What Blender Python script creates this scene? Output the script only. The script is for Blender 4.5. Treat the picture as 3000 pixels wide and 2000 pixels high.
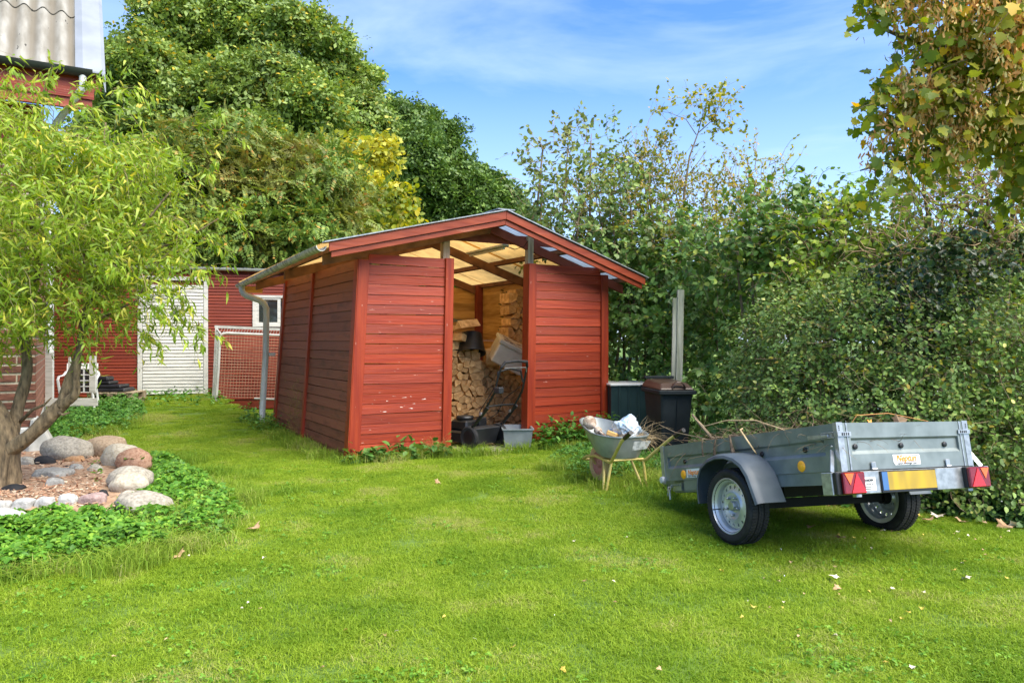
import bpy, bmesh, math, random
import numpy as np
from math import radians as Rd, sin, cos, pi
from mathutils import Vector, Matrix, Euler, noise

for _o in list(bpy.data.objects): bpy.data.objects.remove(_o)
SC = bpy.context.scene
COL = SC.collection
rng = np.random.default_rng(7)
rnd = random.Random(11)

# ------------------------------------------------------------------ camera, sky, sun, exposure
F, HC = 2250.0, 1.4            # focal length in photo pixels, eye height
cam_d = bpy.data.cameras.new('camera'); cam = bpy.data.objects.new('camera', cam_d); COL.objects.link(cam)
cam_d.sensor_width = 36; cam_d.lens = 27.0; cam_d.clip_end = 2000; cam_d.clip_start = 0.05
cam.location = (0, 0, HC); cam.rotation_euler = (Rd(90), 0, 0); SC.camera = cam
SUN_EL, SUN_AZ = 52.0, 128.0     # azimuth clockwise from +Y
W = bpy.data.worlds.new('World'); SC.world = W; W.use_nodes = True
nt = W.node_tree; nt.nodes.clear()
def _n(t, **k):
    n = nt.nodes.new(t)
    for a, b in k.items(): setattr(n, a, b)
    return n
sky = _n('ShaderNodeTexSky', sky_type='NISHITA', sun_disc=False, sun_elevation=Rd(SUN_EL), sun_rotation=Rd(SUN_AZ),
         altitude=0, air_density=1.0, dust_density=0.5, ozone_density=2.2)
tc = _n('ShaderNodeTexCoord'); mp = _n('ShaderNodeMapping'); mp.inputs['Scale'].default_value = (1.1, 1.1, 4.2)
mp.inputs['Rotation'].default_value = (0, Rd(-14), Rd(20))
nz = _n('ShaderNodeTexNoise'); nz.inputs['Scale'].default_value = 1.9; nz.inputs['Detail'].default_value = 7
nz.inputs['Roughness'].default_value = 0.55; nz.inputs['Distortion'].default_value = 0.5
cr = _n('ShaderNodeValToRGB'); cr.color_ramp.elements[0].position = 0.42; cr.color_ramp.elements[1].position = 0.86
cr.color_ramp.elements[0].color = (0, 0, 0, 1); cr.color_ramp.elements[1].color = (0.62, 0.62, 0.62, 1)
sep = _n('ShaderNodeSeparateXYZ'); mr = _n('ShaderNodeMapRange')
mr.inputs['From Min'].default_value = 0.0; mr.inputs['From Max'].default_value = 0.34
mr.inputs['To Min'].default_value = 0.72; mr.inputs['To Max'].default_value = 0.0
mx = _n('ShaderNodeMath', operation='MAXIMUM'); mixc = _n('ShaderNodeMixRGB')
mixc.inputs['Color2'].default_value = (5.6, 6.5, 7.8, 1)
tint = _n('ShaderNodeMixRGB', blend_type='MULTIPLY'); tint.inputs['Fac'].default_value = 1.0
tint.inputs['Color2'].default_value = (0.60, 0.93, 1.38, 1)
bg = _n('ShaderNodeBackground'); bg.inputs['Strength'].default_value = 0.07
wo = _n('ShaderNodeOutputWorld'); L = nt.links.new
L(tc.outputs['Generated'], mp.inputs['Vector']); L(mp.outputs[0], nz.inputs['Vector']); L(nz.outputs['Fac'], cr.inputs['Fac'])
L(tc.outputs['Generated'], sep.inputs[0]); L(sep.outputs['Z'], mr.inputs['Value'])
L(cr.outputs['Color'], mx.inputs[0]); L(mr.outputs[0], mx.inputs[1]); L(mx.outputs[0], mixc.inputs['Fac'])
L(sky.outputs[0], tint.inputs['Color1']); L(tint.outputs[0], mixc.inputs['Color1']); L(mixc.outputs[0], bg.inputs['Color']); L(bg.outputs[0], wo.inputs[0])
sd = bpy.data.lights.new('sun', 'SUN'); sun = bpy.data.objects.new('sun', sd); COL.objects.link(sun)
sd.energy = 3.2; sd.angle = Rd(60); sd.color = (1.0, 0.92, 0.78)
_a = Rd(SUN_AZ); _e = Rd(SUN_EL)
sun.rotation_euler = Vector((sin(_a)*cos(_e), cos(_a)*cos(_e), sin(_e))).to_track_quat('Z', 'Y').to_euler()
SC.view_settings.view_transform = 'Standard'; SC.view_settings.look = 'None'
SC.view_settings.exposure = 1.68; SC.view_settings.gamma = 1; SC.view_settings.use_curve_mapping = False
SC.render.engine = 'CYCLES'; SC.cycles.max_bounces = 7; SC.cycles.transparent_max_bounces = 12
SC.cycles.use_adaptive_sampling = True; SC.cycles.use_denoising = True

# ------------------------------------------------------------------ helpers
def mat(name, c1, c2=None, sc=(6, 6, 6), rough=.7, bump=0, metal=0, spec=.4, c3=None, det=6, lo=.35, hi=.65, perobj=0, trans=0, island=0, bsc=None, dist=0.0):
    m = bpy.data.materials.new(name); m.use_nodes = True; t = m.node_tree; N = t.nodes; b = N['Principled BSDF']; out = N['Material Output']
    b.inputs['Roughness'].default_value = rough; b.inputs['Metallic'].default_value = metal; b.inputs['Specular IOR Level'].default_value = spec
    b.inputs['Base Color'].default_value = (*c1, 1)
    ln = t.links.new; csock = None
    if c2 is not None:
        tcn = N.new('ShaderNodeTexCoord'); mpn = N.new('ShaderNodeMapping'); mpn.inputs['Scale'].default_value = sc
        ln(tcn.outputs['Object'], mpn.inputs[0]); nn = N.new('ShaderNodeTexNoise'); nn.noise_dimensions = '4D'
        nn.inputs['Scale'].default_value = 1; nn.inputs['Detail'].default_value = det; nn.inputs['Distortion'].default_value = dist
        ln(mpn.outputs[0], nn.inputs['Vector'])
        oi = N.new('ShaderNodeObjectInfo'); mm = N.new('ShaderNodeMath'); mm.operation = 'MULTIPLY'; mm.inputs[1].default_value = 40
        ln(oi.outputs['Random'], mm.inputs[0]); ln(mm.outputs[0], nn.inputs['W'])
        rp = N.new('ShaderNodeValToRGB'); e = rp.color_ramp.elements
        e[0].position = lo; e[1].position = hi; e[0].color = (*c1, 1); e[1].color = (*c2, 1)
        if c3 is not None:
            k = e.new(min(.99, hi + .12)); k.color = (*c3, 1)
        ln(nn.outputs['Fac'], rp.inputs[0]); csock = rp.outputs[0]
        if perobj:
            hs = N.new('ShaderNodeHueSaturation'); ma = N.new('ShaderNodeMapRange'); ma.inputs['To Min'].default_value = 1 - perobj; ma.inputs['To Max'].default_value = 1 + perobj
            ln(oi.outputs['Random'], ma.inputs[0]); ln(ma.outputs[0], hs.inputs['Value']); ln(csock, hs.inputs['Color']); csock = hs.outputs[0]
        ln(csock, b.inputs['Base Color'])
        if bump:
            bn = N.new('ShaderNodeBump'); bn.inputs['Strength'].default_value = bump; bn.inputs['Distance'].default_value = .02
            src = nn
            if bsc:
                mp2 = N.new('ShaderNodeMapping'); mp2.inputs['Scale'].default_value = bsc; ln(tcn.outputs['Object'], mp2.inputs[0])
                src = N.new('ShaderNodeTexNoise'); src.inputs['Scale'].default_value = 1; src.inputs['Detail'].default_value = 8; ln(mp2.outputs[0], src.inputs['Vector'])
            ln(src.outputs['Fac'], bn.inputs['Height']); ln(bn.outputs[0], b.inputs['Normal'])
    if trans:
        tr = N.new('ShaderNodeBsdfTranslucent'); ms = N.new('ShaderNodeMixShader'); ms.inputs[0].default_value = trans
        tr.inputs['Color'].default_value = (*c1, 1)
        if csock: ln(csock, tr.inputs['Color'])
        ln(b.outputs[0], ms.inputs[1]); ln(tr.outputs[0], ms.inputs[2]); ln(ms.outputs[0], out.inputs['Surface'])
    return m

def leafmat(name, cols, rough=.5, trans=.35, big=.0, bigcol=None, bigsc=.5, vary=.25):
    """leaf: colour differs from leaf to leaf (random per island) and from spray to spray (noise in world space)"""
    m = bpy.data.materials.new(name); m.use_nodes = True; t = m.node_tree; N = t.nodes; b = N['Principled BSDF']; out = N['Material Output']; ln = t.links.new
    b.inputs['Roughness'].default_value = rough; b.inputs['Specular IOR Level'].default_value = .35
    g = N.new('ShaderNodeNewGeometry'); rp = N.new('ShaderNodeValToRGB'); e = rp.color_ramp.elements
    e[0].color = (*cols[0][1], 1); e[0].position = cols[0][0]; e[1].color = (*cols[-1][1], 1); e[1].position = cols[-1][0]
    for p, c in cols[1:-1]: k = e.new(p); k.color = (*c, 1)
    ln(g.outputs['Random Per Island'], rp.inputs[0]); cs = rp.outputs[0]
    nn = N.new('ShaderNodeTexNoise'); nn.inputs['Scale'].default_value = bigsc; nn.inputs['Detail'].default_value = 4
    ln(g.outputs['Position'], nn.inputs['Vector'])
    if bigcol:
        r2 = N.new('ShaderNodeMapRange'); r2.inputs['From Min'].default_value = .45; r2.inputs['From Max'].default_value = .68; r2.inputs['To Max'].default_value = big
        ln(nn.outputs['Fac'], r2.inputs[0]); mc = N.new('ShaderNodeMixRGB'); mc.inputs['Color2'].default_value = (*bigcol, 1)
        ln(r2.outputs[0], mc.inputs['Fac']); ln(cs, mc.inputs['Color1']); cs = mc.outputs[0]
    n2 = N.new('ShaderNodeTexNoise'); n2.inputs['Scale'].default_value = bigsc*3.1; n2.inputs['Detail'].default_value = 3; ln(g.outputs['Position'], n2.inputs['Vector'])
    r3 = N.new('ShaderNodeMapRange'); r3.inputs['From Min'].default_value = .3; r3.inputs['From Max'].default_value = .7
    r3.inputs['To Min'].default_value = 1-vary; r3.inputs['To Max'].default_value = 1+vary; ln(n2.outputs['Fac'], r3.inputs[0])
    hs = N.new('ShaderNodeHueSaturation'); ln(cs, hs.inputs['Color']); ln(r3.outputs[0], hs.inputs['Value']); cs = hs.outputs[0]
    ln(cs, b.inputs['Base Color'])
    tr = N.new('ShaderNodeBsdfTranslucent'); hs2 = N.new('ShaderNodeHueSaturation'); hs2.inputs['Hue'].default_value = .49; hs2.inputs['Saturation'].default_value = 1.1; hs2.inputs['Value'].default_value = 1.25
    ln(cs, hs2.inputs['Color']); ln(hs2.outputs[0], tr.inputs['Color'])
    ms = N.new('ShaderNodeMixShader'); ms.inputs[0].default_value = trans; ln(b.outputs[0], ms.inputs[1]); ln(tr.outputs[0], ms.inputs[2]); ln(ms.outputs[0], out.inputs['Surface'])
    return m

def tag(o, label=None, cat=None, group=None, kind=None):
    if label: o['label'] = label
    if cat: o['category'] = cat
    if group: o['group'] = group
    if kind: o['kind'] = kind
    return o
def link(name, me, m=None, parent=None):
    o = bpy.data.objects.new(name, me); COL.objects.link(o)
    if m is not None and len(me.materials) == 0: me.materials.append(m)
    if parent is not None: o.parent = parent
    return o
def empty(name, label, cat, loc=(0, 0, 0), rot=(0, 0, 0), group=None, kind=None):
    o = bpy.data.objects.new(name, None); COL.objects.link(o); o.empty_display_size = .1
    o.location = loc; o.rotation_euler = rot; return tag(o, label, cat, group, kind)

class MB:
    def __init__(s, f=None): s.v = []; s.f = []; s.fn = f
    def add(s, vs, fs):
        k = len(s.v); s.v += [tuple(s.fn(v)) if s.fn else tuple(v) for v in vs]; s.f += [tuple(i + k for i in f) for f in fs]; return s
    def box(s, x0, x1, y0, y1, z0, z1, M=None, taper=None):
        vs = [(x0, y0, z0), (x1, y0, z0), (x1, y1, z0), (x0, y1, z0), (x0, y0, z1), (x1, y0, z1), (x1, y1, z1), (x0, y1, z1)]
        if taper:
            cx, cy = (x0+x1)/2, (y0+y1)/2
            vs = [v if v[2] == z0 and i < 4 else (cx+(v[0]-cx)*taper, cy+(v[1]-cy)*taper, v[2]) for i, v in enumerate(vs)]
        if M is not None: vs = [M @ Vector(v) for v in vs]
        return s.add(vs, [(0, 3, 2, 1), (4, 5, 6, 7), (0, 1, 5, 4), (1, 2, 6, 5), (2, 3, 7, 6), (3, 0, 4, 7)])
    def bar(s, a, b, w, h, up=(0, 0, 1)):
        a, b = Vector(a), Vector(b); d = (b-a).normalized(); u = Vector(up); r = d.cross(u).normalized(); u = r.cross(d).normalized()
        vs = [p + r*(i*w/2) + u*(j*h/2) for p in (a, b) for i, j in ((-1, -1), (1, -1), (1, 1), (-1, 1))]
        return s.add(vs, [(3, 2, 1, 0), (4, 5, 6, 7), (0, 1, 5, 4), (1, 2, 6, 5), (2, 3, 7, 6), (3, 0, 4, 7)])
    def tube(s, path, r, n=8, cap=True, flat=1.0):
        P = [Vector(p) for p in path]; m = len(P); rr = [r]*m if isinstance(r, (int, float)) else list(r)
        ref = None; vs = []
        for i, p in enumerate(P):
            d = (P[min(i+1, m-1)] - P[max(i-1, 0)]).normalized()
            if ref is None: ref = Vector((0, 0, 1)) if abs(d.z) < .9 else Vector((1, 0, 0))
            a = (ref - d*ref.dot(d)).normalized(); ref = a; b = d.cross(a)
            for k in range(n):
                t = 2*pi*k/n; vs.append(p + a*(cos(t)*rr[i]) + b*(sin(t)*rr[i]*flat))
        fs = [(i*n+k, i*n+(k+1) % n, (i+1)*n+(k+1) % n, (i+1)*n+k) for i in range(m-1) for k in range(n)]
        if cap: fs += [tuple(range(n-1, -1, -1)), tuple(range((m-1)*n, m*n))]
        return s.add(vs, fs)
    def lathe(s, prof, n=24, M=None, closed=False, arc=2*pi, a0=0):
        """profile [(r, h)] turned about the local z axis"""
        full = abs(arc-2*pi) < 1e-6; k = n if full else n+1; vs = []
        for r, h in prof:
            for i in range(k):
                t = a0 + arc*i/n; v = Vector((r*cos(t), r*sin(t), h)); vs.append(M @ v if M is not None else v)
        m = len(prof); fs = []
        for j in range(m if closed else m-1):
            for i in range(n):
                i2 = (i+1) % k; j2 = (j+1) % m; fs.append((j*k+i, j*k+i2, j2*k+i2, j2*k+i))
        return s.add(vs, fs)
    def prism(s, pts, d, M=None):
        """polygon pts (x, z) extruded d along y"""
        n = len(pts); vs = [(p[0], 0, p[1]) for p in pts] + [(p[0], d, p[1]) for p in pts]
        if M is not None: vs = [M @ Vector(v) for v in vs]
        return s.add(vs, [tuple(range(n)), tuple(range(2*n-1, n-1, -1))] + [(i, (i+1) % n+n-n, (i+1) % n+n, i+n)[::-1] for i in range(n)])
    def grid(s, fn, nu, nv):
        vs = [fn(i/nu, j/nv) for j in range(nv+1) for i in range(nu+1)]
        return s.add(vs, [(j*(nu+1)+i, j*(nu+1)+i+1, (j+1)*(nu+1)+i+1, (j+1)*(nu+1)+i) for j in range(nv) for i in range(nu)])
    def mesh(s, name, smooth=False, bevel=0, subsurf=0, solid=0):
        me = bpy.data.meshes.new(name); me.from_pydata([tuple(v) for v in s.v], [], s.f); me.update()
        if bevel or subsurf or solid or True:
            bm = bmesh.new(); bm.from_mesh(me)
            bmesh.ops.remove_doubles(bm, verts=bm.verts, dist=1e-5)
            bmesh.ops.recalc_face_normals(bm, faces=bm.faces)
            if bevel:
                es = [e for e in bm.edges if len(e.link_faces) == 2 and e.calc_face_angle(0) > .6]
                bmesh.ops.bevel(bm, geom=es, offset=bevel, segments=1, affect='EDGES', clamp_overlap=True)
            bm.to_mesh(me); bm.free()
        if smooth:
            for p in me.polygons: p.use_smooth = True
            if smooth != 'all':
                me.set_sharp_from_angle(angle=Rd(38))
        return me
    def build(s, name, m, parent=None, **k):
        return link(name, s.mesh(name, **k), m, parent)

def gz(x, y):
    """height of the ground: flat by the shed, rising gently behind it on the left"""
    t = (x+1.901)*.866 + (y-8.95)*.5
    w = min(1, max(0, (-.02-t)/.35)); h = .07*min(6.0, max(0, y-10.5))
    if y > 16.5: h += .0
    return h*w
def gp(px, py):
    """ground point that the photograph shows at (px, py)"""
    Y = F*HC/(py-1000)
    for _ in range(30): Y = F*(HC-gz((px-1500)/F*Y, Y))/(py-1000)
    return Vector(((px-1500)/F*Y, Y, gz((px-1500)/F*Y, Y)))
def at(px, py, Y): return Vector(((px-1500)/F*Y, Y, HC-(py-1000)/F*Y))

# ---- leaf scatter -------------------------------------------------
def nrm(a): return a/np.maximum(np.linalg.norm(a, axis=-1, keepdims=True), 1e-9)
def scatter(name, m, tv, tf, pos, d, up, size, parent=None, smooth=False, extra=None):
    """one mesh holding copies of the template (tv, tf): x axis along d, z axis near up"""
    tv = np.asarray(tv, float); n = len(pos); k = len(tv)
    X = nrm(d); Z = nrm(up - X*np.sum(up*X, 1, keepdims=True)); Y = np.cross(Z, X)
    size = np.broadcast_to(np.asarray(size, float).reshape(-1, 1) if np.ndim(size) < 2 else size, (n, 1) if np.ndim(size) < 2 else (n, 3))
    S = tv[None]*size[:, None, :]
    V = pos[:, None] + S[..., :1]*X[:, None] + S[..., 1:2]*Y[:, None] + S[..., 2:]*Z[:, None]
    V = V.reshape(-1, 3)
    lt = np.array([len(f) for f in tf]); fl = np.concatenate([np.array(f) for f in tf])
    loops = (fl[None] + (np.arange(n)*k)[:, None]).ravel(); tot = np.tile(lt, n)
    if extra is not None:      # (verts, quads) e.g. twigs
        ev, ef = extra; loops = np.concatenate([loops, (ef+len(V)).ravel()]); tot = np.concatenate([tot, np.full(len(ef), ef.shape[1])]); V = np.concatenate([V, ev])
    me = bpy.data.meshes.new(name); me.vertices.add(len(V)); me.vertices.foreach_set('co', V.astype(np.float32).ravel())
    me.loops.add(len(loops)); me.loops.foreach_set('vertex_index', loops.astype(np.int32))
    st = np.concatenate([[0], np.cumsum(tot)[:-1]]); me.polygons.add(len(tot)); me.polygons.foreach_set('loop_start', st.astype(np.int32)); me.polygons.foreach_set('loop_total', tot.astype(np.int32))
    me.update(calc_edges=True); me.validate()
    if smooth: me.polygons.foreach_set('use_smooth', np.ones(len(tot), bool))
    return link(name, me, m, parent)
def twigmesh(P, r0, r1, n=3):
    """tubes along many paths P (N, m, 3)"""
    N, m, _ = P.shape; d = nrm(P[:, -1]-P[:, 0]); ref = np.where(np.abs(d[:, 2:3]) < .9, [[0, 0, 1.]], [[1., 0, 0]])
    a = nrm(np.cross(d, ref)); b = np.cross(d, a); r = np.linspace(0, 1, m)[None, :]
    r0 = np.broadcast_to(np.asarray(r0, float), (N,)); r1 = np.broadcast_to(np.asarray(r1, float), (N,))
    R = r0[:, None]*(1-r) + r1[:, None]*r
    th = np.arange(n)*2*np.pi/n
    V = P[:, :, None] + R[:, :, None, None]*(np.cos(th)[None, None, :, None]*a[:, None, None] + np.sin(th)[None, None, :, None]*b[:, None, None])
    idx = np.arange(N*m*n).reshape(N, m, n); A = idx[:, :-1]; B = idx[:, 1:]
    Q = np.stack([A, np.roll(A, -1, 2), np.roll(B, -1, 2), B], -1).reshape(-1, 4)
    return V.reshape(-1, 3), Q
def rawmesh(name, V, Q, m, parent=None, smooth=True):
    me = bpy.data.meshes.new(name); me.vertices.add(len(V)); me.vertices.foreach_set('co', V.astype(np.float32).ravel())
    k = Q.shape[1]; me.loops.add(Q.size); me.loops.foreach_set('vertex_index', Q.astype(np.int32).ravel())
    me.polygons.add(len(Q)); me.polygons.foreach_set('loop_start', (np.arange(len(Q))*k).astype(np.int32)); me.polygons.foreach_set('loop_total', np.full(len(Q), k, np.int32))
    me.update(calc_edges=True)
    if smooth: me.polygons.foreach_set('use_smooth', np.ones(len(Q), bool))
    return link(name, me, m, parent)
def bark_tube(mb, path, rad, n=30, k=6, amp=.10):
    P = [Vector(p) for p in path]; N_ = (len(P)-1)*k; pts = []; rr = []
    for i in range(N_+1):
        t = i/k; j = min(int(t), len(P)-2); f = t-j; a = P[max(j-1, 0)]; b = P[j]; c = P[j+1]; d = P[min(j+2, len(P)-1)]
        pts.append(.5*((2*b)+(c-a)*f+(2*a-5*b+4*c-d)*f*f+(3*b-a-3*c+d)*f**3)); rr.append(rad[j]*(1-f)+rad[j+1]*f)
    v0 = len(mb.v); mb.tube(pts, rr, n); L_ = 0
    for i in range(len(pts)):
        if i: L_ += (pts[i]-pts[i-1]).length
        for q in range(n):
            a = 2*pi*q/n; s = noise.noise(Vector((cos(a)*2.2, sin(a)*2.2, L_*2.5+v0)))*1.0+.8*abs(noise.noise(Vector((cos(a)*5, sin(a)*5, L_*5+v0))))-.5*abs(noise.noise(Vector((cos(a)*9, sin(a)*9, L_*4))))
            v = Vector(mb.v[v0+i*n+q]); mb.v[v0+i*n+q] = tuple(pts[i]+(v-pts[i])*(1+amp*2*s))
    return mb
def lob(*L):
    """lobes given by where the crown shows in the photograph and how far off it stands -> world ellipsoids"""
    out = []
    for px, py, Y, rx, rz, *ry in L:
        c = at(px, py, Y); out.append((*c, rx*Y/F, (ry[0] if ry else rx*Y/F), rz*Y/F))
    return np.array(out)
def subl(lobes, k, f, r0=.66, r1=.86):
    """each lobe broken into k smaller bulges sitting on its surface"""
    out = [np.array([*l[:3], *(l[3:]*.80)]) for l in lobes]
    for l in lobes:
        for _ in range(k):
            u = nrm(rng.normal(size=3)); 
            if u[1] > .5: u[1] *= -1
            s = rng.uniform(.65, 1.3)*f; out.append(np.array([*(l[:3]+u*l[3:]*rng.uniform(r0, r1)), *(np.full(3, l[3:].mean())*s*[1, 1, .8])]))
    return np.array(out)
def shell(lobes, n, inner=.25, r0=.72, r1=1.05, front=0.0):
    vol = (lobes[:, 3]*lobes[:, 4]*lobes[:, 5])**(2/3); out = []; on = []; tot = 0
    while tot < n:
        m = n*2; k = rng.choice(len(lobes), m, p=vol/vol.sum()); u = nrm(rng.normal(size=(m, 3)))
        rr = np.where(rng.random(m) < inner, rng.uniform(.25, r0, m), rng.uniform(r0, r1, m))
        p = lobes[k, :3] + u*lobes[k, 3:]*rr[:, None]
        keep = np.ones(m, bool)
        for j in range(len(lobes)):
            q = np.linalg.norm((p-lobes[j, :3])/lobes[j, 3:], axis=1); keep &= (q > .62) | (k == j)
        if front: keep &= (u[:, 1] < rng.uniform(-.2, front, m)) 
        p = p[keep]; out.append(p); on.append(u[keep]); tot += len(p)
    return np.concatenate(out)[:n], np.concatenate(on)[:n]
def sprays(starts, dirs, length, m=6, wander=.35, droop=.5):
    N = len(starts); P = np.zeros((N, m, 3)); P[:, 0] = starts; d = nrm(dirs); length = np.broadcast_to(length, (N,)); w = rng.normal(size=(N, 3))*wander
    for i in range(1, m):
        w = w*.4 + rng.normal(size=(N, 3))*wander; d = nrm(d + w*.6 + np.array([0, 0, -droop])*(i/m)); P[:, i] = P[:, i-1] + d*(length/(m-1))[:, None]
    return P
def along(P, k, jit=.02):
    """k points along each path -> positions, path direction"""
    N, m, _ = P.shape; t = np.sort(rng.uniform(.08, 1.0, (N, k)), 1)*(m-1-1e-6); i = t.astype(int); f = (t-i)[..., None]
    a = np.take_along_axis(P, i[..., None], 1); b = np.take_along_axis(P, np.minimum(i+1, m-1)[..., None], 1)
    return (a*(1-f)+b*f + rng.normal(size=(N, k, 3))*jit).reshape(-1, 3), nrm(b-a).reshape(-1, 3)

T_DIA = ([(0, 0, 0), (.45, .3, .06), (1, 0, -.05), (.45, -.3, .06)], [(0, 1, 2), (0, 2, 3)])
T_OVAL = ([(0, 0, 0), (.25, .3, .07), (.65, .3, .05), (1, 0, -.1), (.65, -.3, .05), (.25, -.3, .07), (.45, 0, 0)], [(0, 6, 2, 1), (6, 3, 2), (0, 5, 4, 6), (6, 4, 3)])
T_WIL = ([(0, 0, 0), (.3, .075, .05), (.62, .065, -.04), (1, .03, -.24), (.62, -.075, -.04), (.3, -.085, .05)], [(0, 5, 1), (1, 5, 4, 2), (2, 4, 3)])
_o = [(0, 0), (.12, .3), (.0, .5), (.3, .42), (.5, .62), (.55, .3), (.75, .3), (1, 0)]
T_MAP = ([(x, y, .12*abs(y)-.1*x*x) for x, y in _o] + [(x, -y, .12*abs(y)-.1*x*x) for x, y in _o[1:-1]] + [(.45, 0, -.02)],
         [(0, 14, 3, 2, 1), (14, 5, 4, 3), (14, 7, 6, 5), (0, 8, 9, 10, 14), (14, 10, 11, 12), (14, 12, 13, 7)])
def multi(T, placements):
    V = []; Fc = []
    for (x, y, z, a, s, tilt) in placements:
        k = len(V)
        for vx, vy, vz in T[0]:
            vx, vy, vz = vx*s, vy*s, vz*s; vx, vz = vx*cos(tilt)+vz*sin(tilt), -vx*sin(tilt)+vz*cos(tilt)
            V.append((x+vx*cos(a)-vy*sin(a), y+vx*sin(a)+vy*cos(a), z+vz))
        Fc += [tuple(i+k for i in f) for f in T[1]]
    return V, Fc
T_TRI = multi(T_OVAL, [(.25, 0, 0, 0, .8, .15), (.22, .05, 0, 1.25, .62, .2), (.22, -.05, 0, -1.25, .62, .25)])
T_PIN = multi(T_DIA, [(.1+.13*i, 0, -.02*i*i*.4, s*1.15, .30-.018*i, .25) for i in range(6) for s in (-1, 1)] + [(.85, 0, -.2, 0, .26, .4)])
_r = random.Random(3)
T_CLU = multi(T_DIA, [(_r.gauss(0, .32), _r.gauss(0, .32), _r.gauss(0, .2), _r.uniform(0, 6.3), _r.uniform(.3, .55), _r.uniform(-1, 1)) for _ in range(10)])

def foliage(name, m, T, lobes, nclump, per, rc, size, parent, inner=.25, droop=0.0, flat=.6, front=0, nb=.9):
    c, u = shell(lobes, nclump, inner, front=front); n = nclump*per
    C = np.repeat(c, per, 0); U = np.repeat(u, per, 0)
    p = C + rng.normal(size=(n, 3))*rc*np.array([1, 1, flat])
    d = nrm(U*.8 + rng.normal(size=(n, 3))*.8 + np.array([0, 0, -droop]))
    up = nrm(U*.6 + np.array([0, 0, nb]) + rng.normal(size=(n, 3))*.55)
    return scatter(name, m, T[0], T[1], p, d, up, rng.uniform(.65, 1.25, n)*size, parent)
def trunk(parent, base, lobes, r, m, name='trunk', fork=.45, lean=(0, 0)):
    mb = MB(); b = Vector(base); top = Vector(np.mean(lobes[:, :3], 0)); fk = b.lerp(top, fork); fk.x += lean[0]
    path = [b + Vector((0, 0, -.15)), b + Vector((0, 0, .0)), b.lerp(fk, .3), b.lerp(fk, .65), fk]
    mb.tube(path, [r*1.5, r*1.2, r, r*.9, r*.8], 10)
    for q in lobes:
        e = Vector(q[:3]); k = [fk.lerp(e, t) + Vector((rnd.gauss(0, .06), rnd.gauss(0, .06), .12*sin(t*pi)))*float(q[5])*.6 for t in (0, .3, .6, .9)]
        k[0] = fk; mb.tube(k, [r*.6, r*.42, r*.28, r*.1], 6)
    return mb.build(name, m, parent, smooth='all')

# ------------------------------------------------------------------ materials
RED = mat('red_paint', (.200, .0175, .0042), (.300, .0360, .0078), sc=(1.2, 9, 34), rough=.5, bump=.25, det=8, perobj=.20, bsc=(3, 3, 90))
REDV = mat('red_paint_upright', (.205, .0185, .0045), (.305, .0380, .0080), sc=(25, 25, 1.6), rough=.5, bump=.2, det=8, perobj=.08, bsc=(80, 80, 3))
def chipped(m, dens=.70, col=(.75, .68, .62), sc=(9, 9, 60)):
    """paint flaked off in small pale spots"""
    t = m.node_tree; N = t.nodes; b = N['Principled BSDF']; ln = t.links.new; old = b.inputs['Base Color'].links[0].from_socket
    tcn = N.new('ShaderNodeTexCoord'); mpn = N.new('ShaderNodeMapping'); mpn.inputs['Scale'].default_value = sc; ln(tcn.outputs['Object'], mpn.inputs[0])
    nn = N.new('ShaderNodeTexNoise'); nn.inputs['Scale'].default_value = 1; nn.inputs['Detail'].default_value = 3; ln(mpn.outputs[0], nn.inputs['Vector'])
    r = N.new('ShaderNodeMapRange'); r.inputs['From Min'].default_value = dens; r.inputs['From Max'].default_value = dens+.02; ln(nn.outputs['Fac'], r.inputs[0])
    mc = N.new('ShaderNodeMixRGB'); mc.inputs['Color2'].default_value = (*col, 1); ln(r.outputs[0], mc.inputs['Fac']); ln(old, mc.inputs['Color1']); ln(mc.outputs[0], b.inputs['Base Color'])
    return m
chipped(RED, .715, (.62, .36, .28)); chipped(REDV, .74, (.62, .36, .28), (60, 60, 9))
REDCHIP = chipped(mat('red_paint_flaking', (.200, .0175, .0042), (.300, .0360, .0078), sc=(1.2, 9, 34), rough=.5, bump=.25, det=8, perobj=.1, bsc=(3, 3, 90)), .665, (.78, .70, .64), (8, 8, 50))
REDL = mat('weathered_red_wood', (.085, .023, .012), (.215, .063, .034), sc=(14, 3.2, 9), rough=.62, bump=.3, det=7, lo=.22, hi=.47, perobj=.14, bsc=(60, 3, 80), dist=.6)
REDF = mat('red_fascia_paint', (.165, .0200, .0050), (.27, .0450, .0120), sc=(2.2, 2, 16), rough=.5, bump=.25, det=9, c3=(.34, .11, .06), perobj=.06, lo=.3, hi=.62)
DKWOOD = mat('brown_rafter_wood', (.10, .042, .020), (.20, .09, .045), sc=(8, 8, 8), rough=.7, bump=.2, perobj=.1)
REDDK = mat('dull_red_rafter', (.17, .030, .016), (.24, .05, .028), sc=(6, 6, 6), rough=.7, bump=.2)
GREYWOOD = mat('raw_grey_wood', (.22, .16, .11), (.42, .33, .24), sc=(30, 30, 2), rough=.8, bump=.3)
RAW = mat('raw_yellow_wood', (.38, .20, .055), (.58, .36, .12), sc=(3, 3, 22), rough=.75, bump=.2, perobj=.18, det=8)
LOGEND = mat('split_log', (.48, .26, .09), (.78, .52, .24), sc=(14, 14, 14), rough=.85, bump=.4, perobj=.22, det=8)
GALV = mat('galvanised_steel', (.130, .158, .155), (.215, .25, .245), sc=(9, 9, 9), rough=.45, bump=.05, metal=.4, spec=.5, det=9, lo=.3, hi=.7)
GALVB = mat('bright_zinc', (.27, .285, .29), (.42, .435, .44), sc=(30, 30, 30), rough=.32, metal=.6, det=4)
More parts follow.
